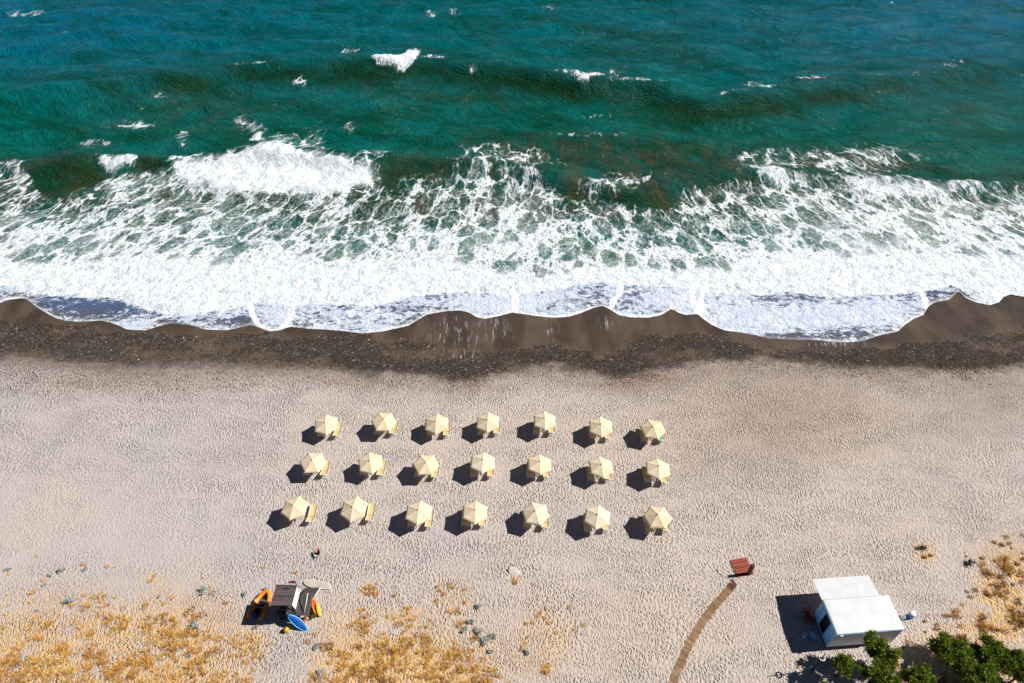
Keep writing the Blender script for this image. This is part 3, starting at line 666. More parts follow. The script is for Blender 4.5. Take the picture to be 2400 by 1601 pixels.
# ------------------------------------------------------------------ materials of the things
def canvas(name, c):
    k = NT(name); P = k.obj()
    n = k.noise(P, 2.2, 4, 0.6); f = k.noise(P, 60, 2)
    cc = k.mix(k.step(n, 0.3, 0.7), tuple(x * 0.90 for x in c), tuple(min(1, x * 1.06) for x in c))
    fade = k.node('ShaderNodeAttribute', {'attribute_name': 'fade', 'attribute_type': 'OBJECT'}).outputs['Fac']
    cc = k.mix(fade, cc, tuple(min(1, 0.25 * 0.8 + x * 0.75) for x in c))
    nor = k.bump(k.math('ADD', k.noise(P, 3.0, 3, 0.5), k.math('MULTIPLY', f, 0.05)), 0.02)
    d = k.bsdf(cc, 0.85, nor, 0.15)
    tr = k.node('ShaderNodeBsdfTranslucent', None, Color=cc).outputs[0]
    return k.done(k.mixsh(0.16, d, tr))
def wood(name, lo, hi, axis=(1, 12, 12), sc_=2.0, rough=0.75):
    k = NT(name); P = k.vmul(k.obj(), axis)
    rnd = k.node('ShaderNodeObjectInfo').outputs['Random']
    P = k.vadd(P, k.node('ShaderNodeCombineXYZ', None, i0=k.math('MULTIPLY', rnd, 40), i1=k.math('MULTIPLY', rnd, 91), i2=0.0).outputs[0])
    n = k.noise(P, sc_, 5, 0.65, 0.6)
    c = k.mix(k.step(n, 0.3, 0.72), lo, hi)
    c = k.mix(k.math('MULTIPLY', k.math('POWER', rnd, 1.6), 0.75), c, tuple(0.62 * x for x in lo))
    c = k.mix(k.step(k.noise(k.obj(), 5, 3), 0.6, 0.8, 0, 0.4), c, tuple(min(1, x * 1.25) for x in hi))
    return k.done(k.bsdf(c, rough, k.bump(n, 0.01), 0.3))
M_CAN = canvas('parasol_canvas', (0.83, 0.685, 0.455)); M_SLING = canvas('lounger_sling', (0.78, 0.59, 0.30))
M_CAP = canvas('parasol_cap', (0.84, 0.73, 0.50))
M_ALU = plain('white_aluminium', (0.72, 0.73, 0.74), 0.35, 0.06, 6, 0.5)
M_POLE = plain('white_pole', (0.70, 0.68, 0.62), 0.4, 0.08, 5)
M_CONC = plain('concrete_foot', (0.32, 0.30, 0.27), 0.9, 0.2, 8, 0.2, 0.01)
M_GREYW = wood('weathered_wood', (0.062, 0.048, 0.047), (0.165, 0.135, 0.135))
M_DARKW = wood('dark_wood', (0.022, 0.016, 0.012), (0.06, 0.042, 0.032), (12, 12, 1))
M_REDW = wood('red_decking', (0.27, 0.052, 0.028), (0.48, 0.135, 0.07))
M_BROWNW = wood('brown_slat', (0.10, 0.038, 0.016), (0.24, 0.10, 0.05))
M_SLAT = wood('bleached_slat', (0.33, 0.175, 0.08), (0.60, 0.38, 0.21))
M_WHITE = plain('white_panel', (0.66, 0.67, 0.68), 0.45, 0.05, 1.2, 0.4)
M_GREYP = plain('grey_cladding', (0.74, 0.74, 0.82), 0.55, 0.14, 1.0, 0.4)
M_ENDP = plain('end_cladding', (0.22, 0.55, 0.95), 0.5, 0.08, 1.5, 0.4)  # bluish shade on the trailer's end wall painted into its colour
M_BLACK = plain('black_rubber', (0.012, 0.012, 0.013), 0.7, 0.2, 4)
M_INSIDE = plain('dark_inside', (0.03, 0.03, 0.035), 0.9, 0.2, 2)
M_STEEL = plain('grey_steel', (0.30, 0.31, 0.33), 0.4, 0.12, 4, 0.5, 0, 0.7)
M_ORANGE = plain('orange_rubber', (0.80, 0.25, 0.015), 0.42, 0.08, 2.5, 0.4)
M_RED = plain('red_plastic', (0.66, 0.05, 0.025), 0.4, 0.12, 3)
M_YELLOW = plain('yellow_plastic', (0.78, 0.48, 0.03), 0.4, 0.12, 3)
M_GOLD = plain('gold_buoy', (0.62, 0.36, 0.02), 0.3, 0.2, 5)
M_BLUE = plain('blue_foam', (0.006, 0.075, 0.36), 0.5, 0.12, 2.0)
M_CYAN = plain('cyan_rail', (0.06, 0.52, 0.74), 0.4, 0.06, 3)
M_PALEB = plain('pale_board', (0.52, 0.46, 0.40), 0.5, 0.1, 1.5)
M_RIM = plain('white_rim', (0.80, 0.76, 0.68), 0.5, 0.06, 3)
M_RUST = plain('dark_red_metal', (0.22, 0.025, 0.02), 0.5, 0.2, 4)
M_TURQ = canvas('turquoise_towel', (0.02, 0.55, 0.48)); M_REDT = canvas('red_towel', (0.70, 0.12, 0.04))
M_BLUEP = plain('blue_plastic', (0.05, 0.28, 0.70), 0.35, 0.12, 4)
M_TRUNK = plain('bark', (0.10, 0.075, 0.055), 0.9, 0.3, 6, 0.2, 0.02, 0, (3, 3, 1))

# ------------------------------------------------------------------ parasol (one, then copied)
NSIDE, RAD, ZRIM, ZAPEX = 6, 1.30, 1.64, 2.08
def make_parasol():
    root = thing('parasol', (0, 0, 0), 0, 'cream parasol', 'parasol')
    MB().lathe([(0.24, 0), (0.24, 0.05), (0.20, 0.08), (0.03, 0.09)], 12).build('base', M_CONC, root, True)
    MB().tube([(0, 0, 0.05), (0, 0, ZAPEX + 0.04)], 0.024, 8).build('pole', M_POLE, root, True)
    # one panel: gently hollow triangle with a drop edge
    n = 6; vs = []; fs = []
    def pt(r, s):      # r 0..1 from top, s -1..1 across
        half = math.pi / NSIDE
        x = RAD * r * math.cos(half); y = x * math.tan(half) * s
        sag = -0.055 * (1 - s * s) * math.sin(math.pi * min(1, r * 0.9)) * r
        z = ZAPEX - (ZAPEX - ZRIM) * r ** 1.05 + sag + 0.02 * (1 - s * s) * 0
        inn = 1 - 0.035 * (1 - s * s) * (r > 0.99)
        return (x * inn, y * inn, z)
    rows = []
    for i in range(n + 1):
        row = []
        for j in range(7):
            row.append(len(vs)); vs.append(pt(0.04 + 0.96 * i / n, -1 + j / 3))
        rows.append(row)
    low = []
    for j in range(7):
        x, y, z = vs[rows[-1][j]]; low.append(len(vs)); vs.append((x * 1.008, y * 1.008, z - 0.085 - 0.02 * (j % 2)))
    rows.append(low)
    for a, b in zip(rows[:-1], rows[1:]):
        for j in range(6): fs.append((a[j], b[j], b[j + 1], a[j + 1]))
    pm = MB().add(vs, fs).mesh('canopy_panel', M_CAN, True)
    rib = MB().tube([(0.03, 0, ZAPEX - 0.03), (RAD * 0.5, 0, (ZAPEX + ZRIM) / 2 - 0.015), (RAD * 0.99, 0, ZRIM - 0.01)], 0.009, 5).mesh('rib', M_POLE)
    strut = MB().tube([(0.03, 0, 1.42), (RAD * 0.52, 0, (ZAPEX + ZRIM) / 2 - 0.03)], 0.008, 5).mesh('strut', M_POLE)
    for i in range(NSIDE):
        a = 2 * math.pi * i / NSIDE
        link('canopy_panel', pm, root, None, (0, 0, a + math.pi / NSIDE))
        link('rib', rib, root, None, (0, 0, a))
        link('strut', strut, root, None, (0, 0, a))
    MB().lathe([(0.17, -0.055), (0.10, 0.0), (0.02, 0.035)], 6, (0, 0, ZAPEX + 0.012)).build('cap', M_CAP, root)
    MB().lathe([(0.012, 0), (0.03, 0.02), (0.03, 0.05), (0.005, 0.09)], 8, (0, 0, ZAPEX + 0.03)).build('finial', M_POLE, root, True)
    return root

# ------------------------------------------------------------------ sun lounger: feet end towards +Y, raised back towards -Y
LW, ZS = 0.68, 0.34
def make_lounger():
    root = thing('sun_lounger', (0, 0, 0), 0, 'cream sun lounger', 'sun lounger')
    hw = LW / 2
    P_back = (-0.68, 0.72); P_seat = (0.06, ZS); P_foot = (1.36, ZS + 0.02)
    def sling(p, q, w_, name, dip):
        vs = []; fs = []; nx, ny = 5, 8
        for t in range(2):
            for i in range(ny):
                f = i / (ny - 1); y = p[0] + (q[0] - p[0]) * f; z = p[1] + (q[1] - p[1]) * f
                for j in range(nx):
                    s = -1 + 2 * j / (nx - 1)
                    vs.append((s * w_, y, z - dip * (1 - s * s) * (1 - abs(2 * f - 1) * 0.4) - t * 0.025 + 0.012))
        o = nx * ny
        for i in range(ny - 1):
            for j in range(nx - 1):
                a = i * nx + j; fs.append((a, a + 1, a + nx + 1, a + nx)); fs.append((o + a, o + a + nx, o + a + nx + 1, o + a + 1))
        for i in range(ny - 1):
            for j in (0, nx - 1):
                a = i * nx + j; fs.append((a, a + nx, o + a + nx, o + a) if j else (a + nx, a, o + a, o + a + nx))
        for j in range(nx - 1):
            for i in (0, ny - 1):
                a = i * nx + j; fs.append((a + 1, a, o + a, o + a + 1) if not i else (a, a + 1, o + a + 1, o + a))
        MB().add(vs, fs).build(name, M_SLING, root, True)
    sling((P_back[0] + 0.03, P_back[1] - 0.012), P_seat, hw - 0.03, 'backrest', 0.02)
    sling((P_seat[0] + 0.01, P_seat[1]), P_foot, hw - 0.03, 'seat', 0.025)
    r = 0.02
    for s in (-1, 1):
        MB().tube([(s * hw, P_seat[0] - 0.55, ZS - 0.02), (s * hw, P_foot[0] + 0.01, P_foot[1])], r, 6).build('side_rail', M_ALU, root, True)
        MB().tube([(s * (hw - 0.015), P_seat[0] + 0.01, ZS + 0.015), (s * (hw - 0.015), P_back[0], P_back[1])], r * 0.9, 6).build('back_rail', M_ALU, root, True)
        MB().tube([(s * hw, 1.12, ZS), (s * (hw + 0.02), 1.20, 0.015)], r, 6).build('leg', M_ALU, root, True)
        MB().tube([(s * hw, -0.40, ZS - 0.02), (s * (hw + 0.02), -0.52, 0.015)], r, 6).build('leg', M_ALU, root, True)
        MB().tube([(s * (hw - 0.04), P_back[0] + 0.16, P_back[1] - 0.1), (s * (hw - 0.04), P_back[0] + 0.10, ZS - 0.02)], r * 0.7, 6).build('back_prop', M_ALU, root, True)
    MB().tube([(-hw - 0.02, -0.52, 0.03), (hw + 0.02, -0.52, 0.03)], r, 6).build('foot_bar', M_ALU, root, True)
    MB().tube([(-hw - 0.02, 1.20, 0.03), (hw + 0.02, 1.20, 0.03)], r, 6).build('foot_bar', M_ALU, root, True)
    MB().tube([(-hw + 0.015, P_back[0], P_back[1]), (hw - 0.015, P_back[0], P_back[1])], r, 6).build('top_bar', M_ALU, root, True)
    MB().tube([(-hw, P_foot[0] + 0.01, P_foot[1]), (hw, P_foot[0] + 0.01, P_foot[1])], r, 6).build('end_bar', M_ALU, root, True)
    MB().tube([(-hw, -0.45, ZS - 0.02), (hw, -0.45, ZS - 0.02)], r * .8, 6).build('cross_bar', M_ALU, root, True)
    return root

sets = [[(630, 265, 0, 100, .15), (1207, 244, 0, 60, .15), (1764, 257, 0, 90, .05), (198, 245, 1, 88, 0), (770, 240, 1, 90, 0), (1349, 291, 1, 88, 0), (1882, 317, 1, 105, 0)],
        [(489, 655, 0, 62, .18), (1074, 657, 0, 104, .12), (1636, 680, 0, 60, .1), (127, 672, 1, 88, 0), (705, 685, 1, 92, 0), (1339, 707, 1, 95, 0), (1920, 736, 1, 86, 0)],
        [(308, 1125, 0, 82, .46), (920, 1122, 0, 84, .46), (1569, 1177, 0, 88, .05), (45, 1175, 1, 90, 0), (688, 1190, 1, 105, 0), (1312, 1220, 1, 78, 0), (1937, 1230, 1, 112, 0)]]
ROWN = ['seaward', 'middle', 'landward']; ORD = ['first', 'second', 'third', 'fourth', 'fifth', 'sixth', 'last']
par0 = make_parasol(); lou0 = make_lounger(); nset = 0
for ri, row in enumerate(sets):
    for ci, (zx, zy, reg, phi, off) in enumerate(row):
        x = (620 if reg == 0 else 1100) + zx / 4.356; y = 930 + zy / 4.356
        X, Y = spot(x, y, 1.74); Z = zg(X, Y)
        p = par0 if nset == 0 else copy_tree(par0)
        p.location = (X, Y, Z - 0.03); p.rotation_euler = (R(random.uniform(-4.5, 4.5)), R(random.uniform(-4.5, 4.5)), R(phi))
        s = random.uniform(0.97, 1.02); p.scale = (s, s, random.uniform(0.97, 1.03))
        o_ = ORD[ci]; fd = random.random()
        for ch in p.children:
            if ch.name.startswith('canopy_panel'): ch['fade'] = min(1.0, max(0.0, fd + random.uniform(-.12, .12)))
        tag(p, f'cream hexagonal parasol, {o_} of the {ROWN[ri]} row counted from the lifeguard tower side', 'parasol', 'cream parasols in three rows')
        for side, dx in (('tower', -0.79), ('trailer', 0.79)):
            l = lou0 if (nset == 0 and dx < 0) else copy_tree(lou0)
            lx, ly = X + off + dx + random.uniform(-.05, .05), Y - 0.13 + random.uniform(-.07, .07)
            l.location = (lx, ly, zg(lx, ly)); l.rotation_euler = (0, 0, R(random.uniform(-2.5, 2.5)))
            tag(l, f'cream lounger on the {side} side under {o_} parasol of {ROWN[ri]} row from tower', 'sun lounger', 'sun loungers under the parasols')
            if ri == 0 and ci == 6 and dx > 0: towel_at = (lx, ly, zg(lx, ly))
        nset += 1
def drape(name, mat, pts_y, hw, loc, label, th=0.012):
    vs = []; fs = []; n = len(pts_y); nx = 5
    for t in (0, 1):
        for (yy, zz) in pts_y:
            for j in range(nx):
                s = -1 + 2 * j / (nx - 1); vs.append((s * hw, yy, zz + 0.01 * math.sin(9 * yy + 4 * s) - t * th - 0.10 * (abs(s) > .9)))
    o = n * nx
    for i in range(n - 1):
        for j in range(nx - 1):
            a = i * nx + j; fs.append((a, a + 1, a + nx + 1, a + nx)); fs.append((o + a, o + a + nx, o + a + nx + 1, o + a + 1))
    ob = MB().add(vs, fs).build(name, mat, None, True); ob.location = loc
    return tag(ob, label, 'towel')
drape('beach_towel', M_TURQ, [(-0.60, 0.68), (-0.45, 0.60), (-0.2, 0.48), (0.0, 0.40)], 0.40, towel_at, 'turquoise beach towel over the raised back of a seaward row lounger')
drape('beach_towel', M_REDT, [(0.03, 0.40), (0.2, 0.39), (0.4, 0.39)], 0.39, towel_at, 'small red towel on a lounger seat beside the turquoise towel')

# ------------------------------------------------------------------ lifeguard tower
def box_part(name, c, size, mat, parent, rot=None, mesh=None):
    o = MB().box((0, 0, 0), size).build(name, mat, parent); o.location = c
    if rot: o.rotation_euler = rot
    return o
tx, ty = -18.22, 25.2
tz = zg(tx, ty)
T = thing('lifeguard_tower', (tx, ty, tz), R(-1.5), 'grey wooden lifeguard tower with flat plank roof and white side board', 'lifeguard tower')
ZR = 2.86
roof = box_part('roof', (0, 0, ZR - 0.06), (1.56, 1.58, 0.05), M_DARKW, T)
for i in range(10):
    box_part('roof_plank', (0, -0.765 + i * 0.17, 0.052 + 0.006 * random.random()), (1.68, 0.16, 0.045), M_GREYW, roof, (R(random.uniform(-1, 1)), 0, R(random.uniform(-.4, .4))))
box_part('side_board', (0.90, 0, ZR - 0.38), (0.03, 1.62, 0.74), M_WHITE, T, (0, R(-9), 0))
box_part('fascia', (-0.845, 0, ZR - 0.05), (0.03, 1.7, 0.16), M_REDW, T)
for sx in (-0.74, 0.74):
    for sy in (-0.72, 0.72): MB().box((sx, sy, (ZR - 0.1) / 2), (0.09, 0.09, ZR - 0.1)).build('post', M_DARKW, T)
for sy in (-0.72, 0.72): MB().box((1.72, sy, 0.5), (0.09, 0.09, 1.0)).build('post', M_DARKW, T)
deck = box_part('deck', (0.48, 0, 0.98), (2.6, 1.56, 0.07), M_DARKW, T)
for i in range(14):
    if i in (6,): continue
    box_part('deck_plank', (-1.22 + i * 0.187, 0, 0.062), (0.16, 1.66, 0.04), M_GREYW, deck, (0, 0, 0))
for a, b in (((-.74, -.78, .1), (.74, -.78, .95)), ((.74, -.79, .1), (-.74, -.79, .95)), ((.74, -.78, .1), (1.72, -.78, .95)), ((1.78, -.72, .1), (1.78, .72, .95)), ((-.79, -.72, .1), (-.79, .72, .95)), ((-.74, -.78, 1.7), (-.1, -.78, 2.7)), ((.74, -.78, 1.7), (.1, -.78, 2.7))):
    MB().bar(a, b, 0.05, 0.08).build('brace', M_DARKW, T)
for a, b in (((.78, -.70, 1.95), (.78, .70, 1.95)), ((-.78, -.70, 1.95), (-.78, .70, 1.95)), ((-.70, -.78, 1.97), (.70, -.78, 1.97))):
    MB().bar(a, b, 0.05, 0.09).build('rail', M_GREYW, T)
MB().tube([(1.55, 0.66, 1.9), (1.5, -0.1, 1.5), (1.35, -0.72, 1.0)], 0.035, 6).build('handrail', M_ALU, T, True)
ramp = box_part('ramp', (1.32, 1.36, 0.55), (0.95, 1.45, 0.05), M_DARKW, T, (R(-38), 0, 0))
for i in range(9):
    box_part('ramp_plank', (0, -0.68 + i * 0.17, 0.045), (1.12, 0.15, 0.04), M_GREYW, ramp)
for sx in (0.62,):
    MB().bar((1.32 + sx, 0.78, 1.08), (1.32 + sx, 1.95, 0.16), 0.06, 0.10).build('ramp_rail', M_RIM, T)
# flag
FL = thing('flag', (tx + 0.98, ty + 0.62, tz + 1.0), 0, 'small red flag on a thin pole at the tower roof', 'flag')
MB().tube([(0, 0, 0), (0, 0, 3.05)], 0.018, 6).build('flag_pole', M_STEEL, FL, True)
vs = []; fs = []
for i in range(6):
    f = i / 5; yy = 0.05 * math.sin(5 * f)
    vs += [(-0.02 - 0.62 * f, yy, 3.0 - 0.16 * f), (-0.02 - 0.62 * f, yy + 0.03 * f, 2.40 + 0.30 * f), (-0.02 - 0.62 * f, yy + .008, 3.0 - 0.16 * f), (-0.02 - 0.62 * f, yy + 0.03 * f + .008, 2.40 + 0.30 * f)]
for i in range(5):
    a = i * 4; fs += [(a, a + 1, a + 5, a + 4), (a + 2, a + 6, a + 7, a + 3)]
MB().add(vs, fs).build('flag_cloth', M_RED, FL, True)

# ------------------------------------------------------------------ inflatable boat
def make_boat():
    bx, by = -20.85, 25.6; root = thing('inflatable_boat', (bx, by, zg(bx, by)), R(-14), 'orange inflatable boat beached beside the lifeguard tower, partly shaded', 'boat')
    root.scale = (.84, .84, .84)
    r = 0.23; hw = 0.60
    pts = []; rad = []
    for s in (-1,):
        pass
    left = [(-hw * 1.0, -1.45, r), (-hw, -1.15, r), (-hw, -0.4, r), (-hw * 0.98, 0.3, r + .02), (-hw * 0.80, 0.85, r + .07), (-hw * 0.42, 1.22, r + .14), (0, 1.36, r + .18)]
    pts = left + [(-x, y, z) for x, y, z in reversed(left[:-1])]
    rad = [0.05, r, r, r, r * .97, r * .93, r * .92] + [r * .93, r * .97, r, r, r, 0.05]
    # smooth the centre line
    P = [Vector(p) for p in pts]; out = []; ro = []
    for i in range(len(P) - 1):
        p0, p1, p2, p3 = P[max(i - 1, 0)], P[i], P[i + 1], P[min(i + 2, len(P) - 1)]
        for t in (0, .33, .66):
            out.append(0.5 * ((2 * p1) + (p2 - p0) * t + (2 * p0 - 5 * p1 + 4 * p2 - p3) * t * t + (3 * p1 - p0 - 3 * p2 + p3) * t ** 3)); ro.append(rad[i] * (1 - t) + rad[i + 1] * t)
    out.append(P[-1]); ro.append(rad[-1])
    MB().tube(out, ro, 12).build('tube', M_ORANGE, root, True)
    MB().add([(-hw, -1.1, .1), (hw, -1.1, .1), (hw, .3, .12), (hw * .8, .85, .16), (0, 1.25, .25), (-hw * .8, .85, .16), (-hw, .3, .12)], [tuple(range(7))]).build('floor', M_BLACK, root)
    for yy in (-0.25, 0.45): MB().box((0, yy, 0.30), (hw * 1.7, 0.20, 0.04)).build('thwart', M_STEEL, root)
    MB().box((0, -1.12, 0.30), (hw * 1.75, 0.05, 0.42)).build('transom', M_BLUE, root)
    m = MB().box((0, -1.25, 0.62), (0.26, 0.34, 0.24)); m.box((0, -1.24, 0.28), (0.10, 0.12, 0.5)); m.build('outboard_motor', M_BLUE, root)
    for s in (-1, 1):
        for yy in (-0.7, 0.1): MB().tube([(s * (hw + .12), yy, r + .20), (s * (hw + .17), yy + .2, r + .20), (s * (hw + .12), yy + .4, r + .19)], 0.02, 5).build('grab_line', M_BLACK, root, True)
        MB().box((s * (hw + 0.02), 0.28, r + 0.225), (0.2, 0.28, 0.03)).build('patch', M_RIM, root)
make_boat()

# ------------------------------------------------------------------ boards and small gear round the tower
def outline_board(L, W, th, tip=1.6, n=22):
    top = []; pr = []
    for i in range(n + 1):
        f = i / n; y = -L / 2 + L * f
        wv = W / 2 * (max(0, 1 - abs(2 * f - 1) ** tip)) ** 0.62
        pr.append((wv, y))
    return pr
def board(name, L, W, th, mat, rimmat, tip, label, cat, loc, rot, rocker=0.06):
    root = thing(name, loc, 0, label, cat); root.rotation_euler = rot
    pr = outline_board(L, W, th, tip); vs = []; fs = []
    for (wv, y) in pr:
        z = rocker * (2 * y / L) ** 2
        vs += [(-wv, y, z), (-wv * .8, y, z + th / 2), (0, y, z + th * .6), (wv * .8, y, z + th / 2), (wv, y, z), (wv * .8, y, z - th / 2), (0, y, z - th * .55), (-wv * .8, y, z - th / 2)]
    m = MB(); m.v = vs
    for i in range(len(pr) - 1):
        for j in range(8): a = i * 8 + j; b = i * 8 + (j + 1) % 8; m.f.append((a, b, b + 8, a + 8))
    m.build('deck_pad' if False else 'board_body', mat, root, True)
    ring = [(-w_, y, rocker * (2 * y / L) ** 2) for w_, y in pr] + [(w_, y, rocker * (2 * y / L) ** 2) for w_, y in reversed(pr[:-1])]
    MB().tube(ring, th * 0.52, 6, False).build('rail', rimmat, root, True)
    MB().box((0, -L / 2 + 0.22, -th / 2 - 0.04), (0.015, 0.16, 0.12)).build('fin', M_BLACK, root)
    return root
def aim(p, q, roll=0):
    """rotation taking local +Y to the direction p->q"""
    d = Vector(q) - Vector(p); return (d.to_track_quat('Y', 'Z').to_matrix() @ Matrix.Rotation(roll, 3, 'Y')).to_euler()
def at(X, Y, z=0): return (X, Y, zg(X, Y) + z)
p, q = at(-16.72, 23.62, 0.05), at(-17.98, 24.28, 1.12)
board('rescue_board', 1.98, 0.58, 0.09, M_BLUE, M_CYAN, 2.0, 'blue rescue board with cyan rail leaning on the lifeguard tower', 'rescue board', [(a + b) / 2 for a, b in zip(p, q)], aim(p, q, R(-25)), 0.02)
p, q = at(-17.75, 27.66, 0.07), at(-15.35, 27.22, 0.07)
board('surfboard', 2.45, 0.66, 0.07, M_PALEB, M_RIM, 2.2, 'pale sand-coloured surfboard with white rim lying by the tower ramp', 'surfboard', [(a + b) / 2 for a, b in zip(p, q)], aim(p, q), 0.05)
p, q = at(15.0 * 0, 0, 0), None
x0, y0 = spot(1205, 1340); board('bodyboard', 0.95, 0.62, 0.06, M_PALEB, M_RIM, 3.0, 'short pale board half buried in sand beside a dry grass tuft', 'bodyboard', at(x0, y0, 0.03), (R(6), R(-4), R(70)), 0.03)
p, q = at(-16.05, 24.85, 0.10), at(-16.45, 25.75, 0.95)
KY = board('rescue_float', 1.35, 0.36, 0.16, M_RED, M_ORANGE, 2.2, 'red and orange rescue float propped on the tower deck edge', 'rescue float', [(a + b) / 2 for a, b in zip(p, q)], aim(p, q, R(30)), 0.03)
p, q = at(-15.78, 24.70, 0.12), at(-16.05, 25.45, 0.75)
board('yellow_float', 1.0, 0.22, 0.14, M_YELLOW, M_YELLOW, 2.2, 'slim yellow rescue float leaning beside the red one', 'rescue float', [(a + b) / 2 for a, b in zip(p, q)], aim(p, q, R(30)), 0.02)
B = thing('buoy', at(-18.25, 23.52, -0.03), 0, 'golden yellow mooring buoy on the sand at the tower foot', 'buoy')
MB().lathe([(0.03, 0), (0.15, 0.05), (0.225, 0.16), (0.235, 0.26), (0.19, 0.38), (0.10, 0.46), (0.05, 0.48)], 16).build('buoy_body', M_GOLD, B, True)
MB().tube([(0.06 * math.cos(a), 0, 0.52 + 0.06 * math.sin(a)) for a in np.linspace(0, 6.28, 10)], 0.014, 5).build('ring', M_STEEL, B, True)
# kit under the tower
K = thing('kit_bag', at(-17.0, 24.35, 0), R(20), 'red and yellow kit bag on the sand under the tower deck', 'bag')
MB().lathe([(0.14, 0), (0.19, 0.05), (0.19, 0.22), (0.12, 0.30), (0.03, 0.32)], 10).build('bag_body', M_RED, K, True)
MB().lathe([(0.195, 0.10), (0.205, 0.13), (0.195, 0.17)], 10).build('band', M_YELLOW, K, True)
# red beach chair
cx, cy = spot(743, 1302)
C = thing('beach_chair', at(cx, cy), R(-55), 'small red folding beach chair standing alone on bare sand', 'chair')
MB().box((0, 0, 0.22), (0.46, 0.42, 0.03)).build('seat', M_RIM, C)
MB().box((0, 0.26, 0.50), (0.46, 0.03, 0.56), Matrix.Rotation(R(-18), 3, 'X')).build('backrest', M_RED, C)
for sx in (-.21, .21):
    for sy in (-.18, .18): MB().tube([(sx, sy, 0), (sx, -sy * .6, 0.22)], 0.014, 5).build('leg', M_STEEL, C)
MB().box((0.26, -0.05, 0.36), (0.04, 0.34, 0.03)).build('armrest', M_BLACK, C); MB().box((-0.26, -0.05, 0.36), (0.04, 0.34, 0.03)).build('armrest', M_BLACK, C)

# ------------------------------------------------------------------ shower with red decking
dA, dB, dC, dD = [np.array(spot(1690 + a / 19.6, 1290 + b / 19.6)) for a, b in ((430, 490), (1190, 350), (1510, 1090), (690, 1280))]
dc = (dA + dB + dC + dD) / 4; ang = math.atan2(*(dB - dA)[::-1]); ang2 = ang
S_ = thing('beach_shower', at(dc[0], dc[1]), ang2, 'beach shower on a square of red decking with a dark post', 'shower')
DL, DWd = 1.52, 1.62
for i in range(11):
    box_part('deck_plank', (random.uniform(-.015, .015), -DWd / 2 + 0.075 + i * DWd / 11, 0.085), (DL, DWd / 11 - 0.03, 0.03), M_REDW, S_, (0, 0, R(random.uniform(-.7, .7))))
for sx in (-.6, 0, .6): box_part('joist', (sx, 0, 0.035), (0.07, DWd - .04, 0.06), M_BROWNW, S_)
px_, py_ = 0.30, -0.74
MB().box((px_, py_ + .06, 0.80), (0.26, 0.26, 1.6)).build('post', M_BROWNW, S_)
MB().tube([(px_, py_ + 0.02, 1.58), (px_, py_ + 0.02, 1.95), (px_ - 0.02, py_ + 0.12, 2.18), (px_ - 0.10, py_ + 0.45, 2.27), (px_ - 0.16, py_ + 0.72, 2.22)], 0.022, 7).build('pipe', M_STEEL, S_, True)
MB().lathe([(0.03, 0.05), (0.09, 0.0), (0.09, -0.015)], 10, (px_ - 0.16, py_ + 0.72, 2.20)).build('shower_head', M_STEEL, S_, True)
MB().box((px_ - 0.16, py_ + 0.03, 1.05), (0.06, 0.05, 0.10)).build('tap', M_STEEL, S_)

# ------------------------------------------------------------------ slatted boardwalk
W_ = thing('boardwalk', at(*spot(1660, 1440)), 0, 'roll-out wooden slat path curving from the shower across the sand', 'boardwalk')
way = np.array([spot(x, y) for x, y in ((1722, 1364), (1712, 1378), (1702, 1390), (1690, 1403), (1672, 1424), (1655, 1447), (1638, 1472), (1620, 1503), (1604, 1535), (1592, 1562), (1580, 1592), (1572, 1615), (1560, 1650))])
seg = np.r_[0, np.cumsum(np.hypot(*np.diff(way, axis=0).T))]; pitch = 0.145; n = int(seg[-1] / pitch)
slat_me = {}
base = np.array(W_.location[:2])
for i in range(n):
    s = (i + 0.5) * pitch
    X, Y = np.interp(s, seg, way[:, 0]), np.interp(s, seg, way[:, 1])
    X2, Y2 = np.interp(s + .3, seg, way[:, 0]), np.interp(s + .3, seg, way[:, 1]); X1, Y1 = np.interp(s - .3, seg, way[:, 0]), np.interp(s - .3, seg, way[:, 1])
    a = math.atan2(Y2 - Y1, X2 - X1) + math.pi / 2
    dark = s < 0.85
    mt = M_BROWNW if dark else M_SLAT
    if mt.name not in slat_me: slat_me[mt.name] = MB().box((0, 0, 0), (0.62, 0.085, 0.035)).mesh('slat', mt)
    o = link('slat', slat_me[mt.name], W_, (X - base[0] + random.uniform(-.03, .03), Y - base[1], zg(X, Y) + 0.035 - W_.location.z + (random.uniform(-.006, .006))), (R(random.uniform(-2, 2)), R(random.uniform(-2, 2)), a + R(random.uniform(-2.5, 2.5)) + (R(-18) if s < .3 else 0)))
    o.scale = (random.uniform(.94, 1.04), random.uniform(.85, 1.05), 1)

# ------------------------------------------------------------------ snack trailer
hx, hy, ha = 24.98, 22.15, R(4.3)
V_ = thing('snack_trailer', (hx, hy, zg(hx + 2.6, hy + 1.3)), ha, 'white snack trailer with raised awning flap standing on the sand', 'trailer')
TL, TD, ZB, ZT = 5.35, 2.66, 0.22, 2.60
def wall_y(name, y, mat, hole=None, th=0.05):
    m = MB()
    if hole is None: m.box((TL / 2, y, (ZB + ZT) / 2), (TL, th, ZT - ZB))
    else:
        x0, x1, z0, z1 = hole
        m.box((TL / 2, y, (ZB + z0) / 2), (TL, th, z0 - ZB)); m.box((TL / 2, y, (ZT + z1) / 2), (TL, th, ZT - z1))
        m.box((x0 / 2, y, (z0 + z1) / 2), (x0, th, z1 - z0)); m.box(((TL + x1) / 2, y, (z0 + z1) / 2), (TL - x1, th, z1 - z0))
    return m.build(name, mat, V_)
wall_y('wall', 0.025, M_GREYP); wall_y('wall', TD - 0.025, M_WHITE, (0.12, 4.6, 1.05, 2.42))
m = MB()
ya, yb = 0.90, 1.78; za, zb = 0.36, 2.44
yw0, yw1 = 0.052, TD - 0.052
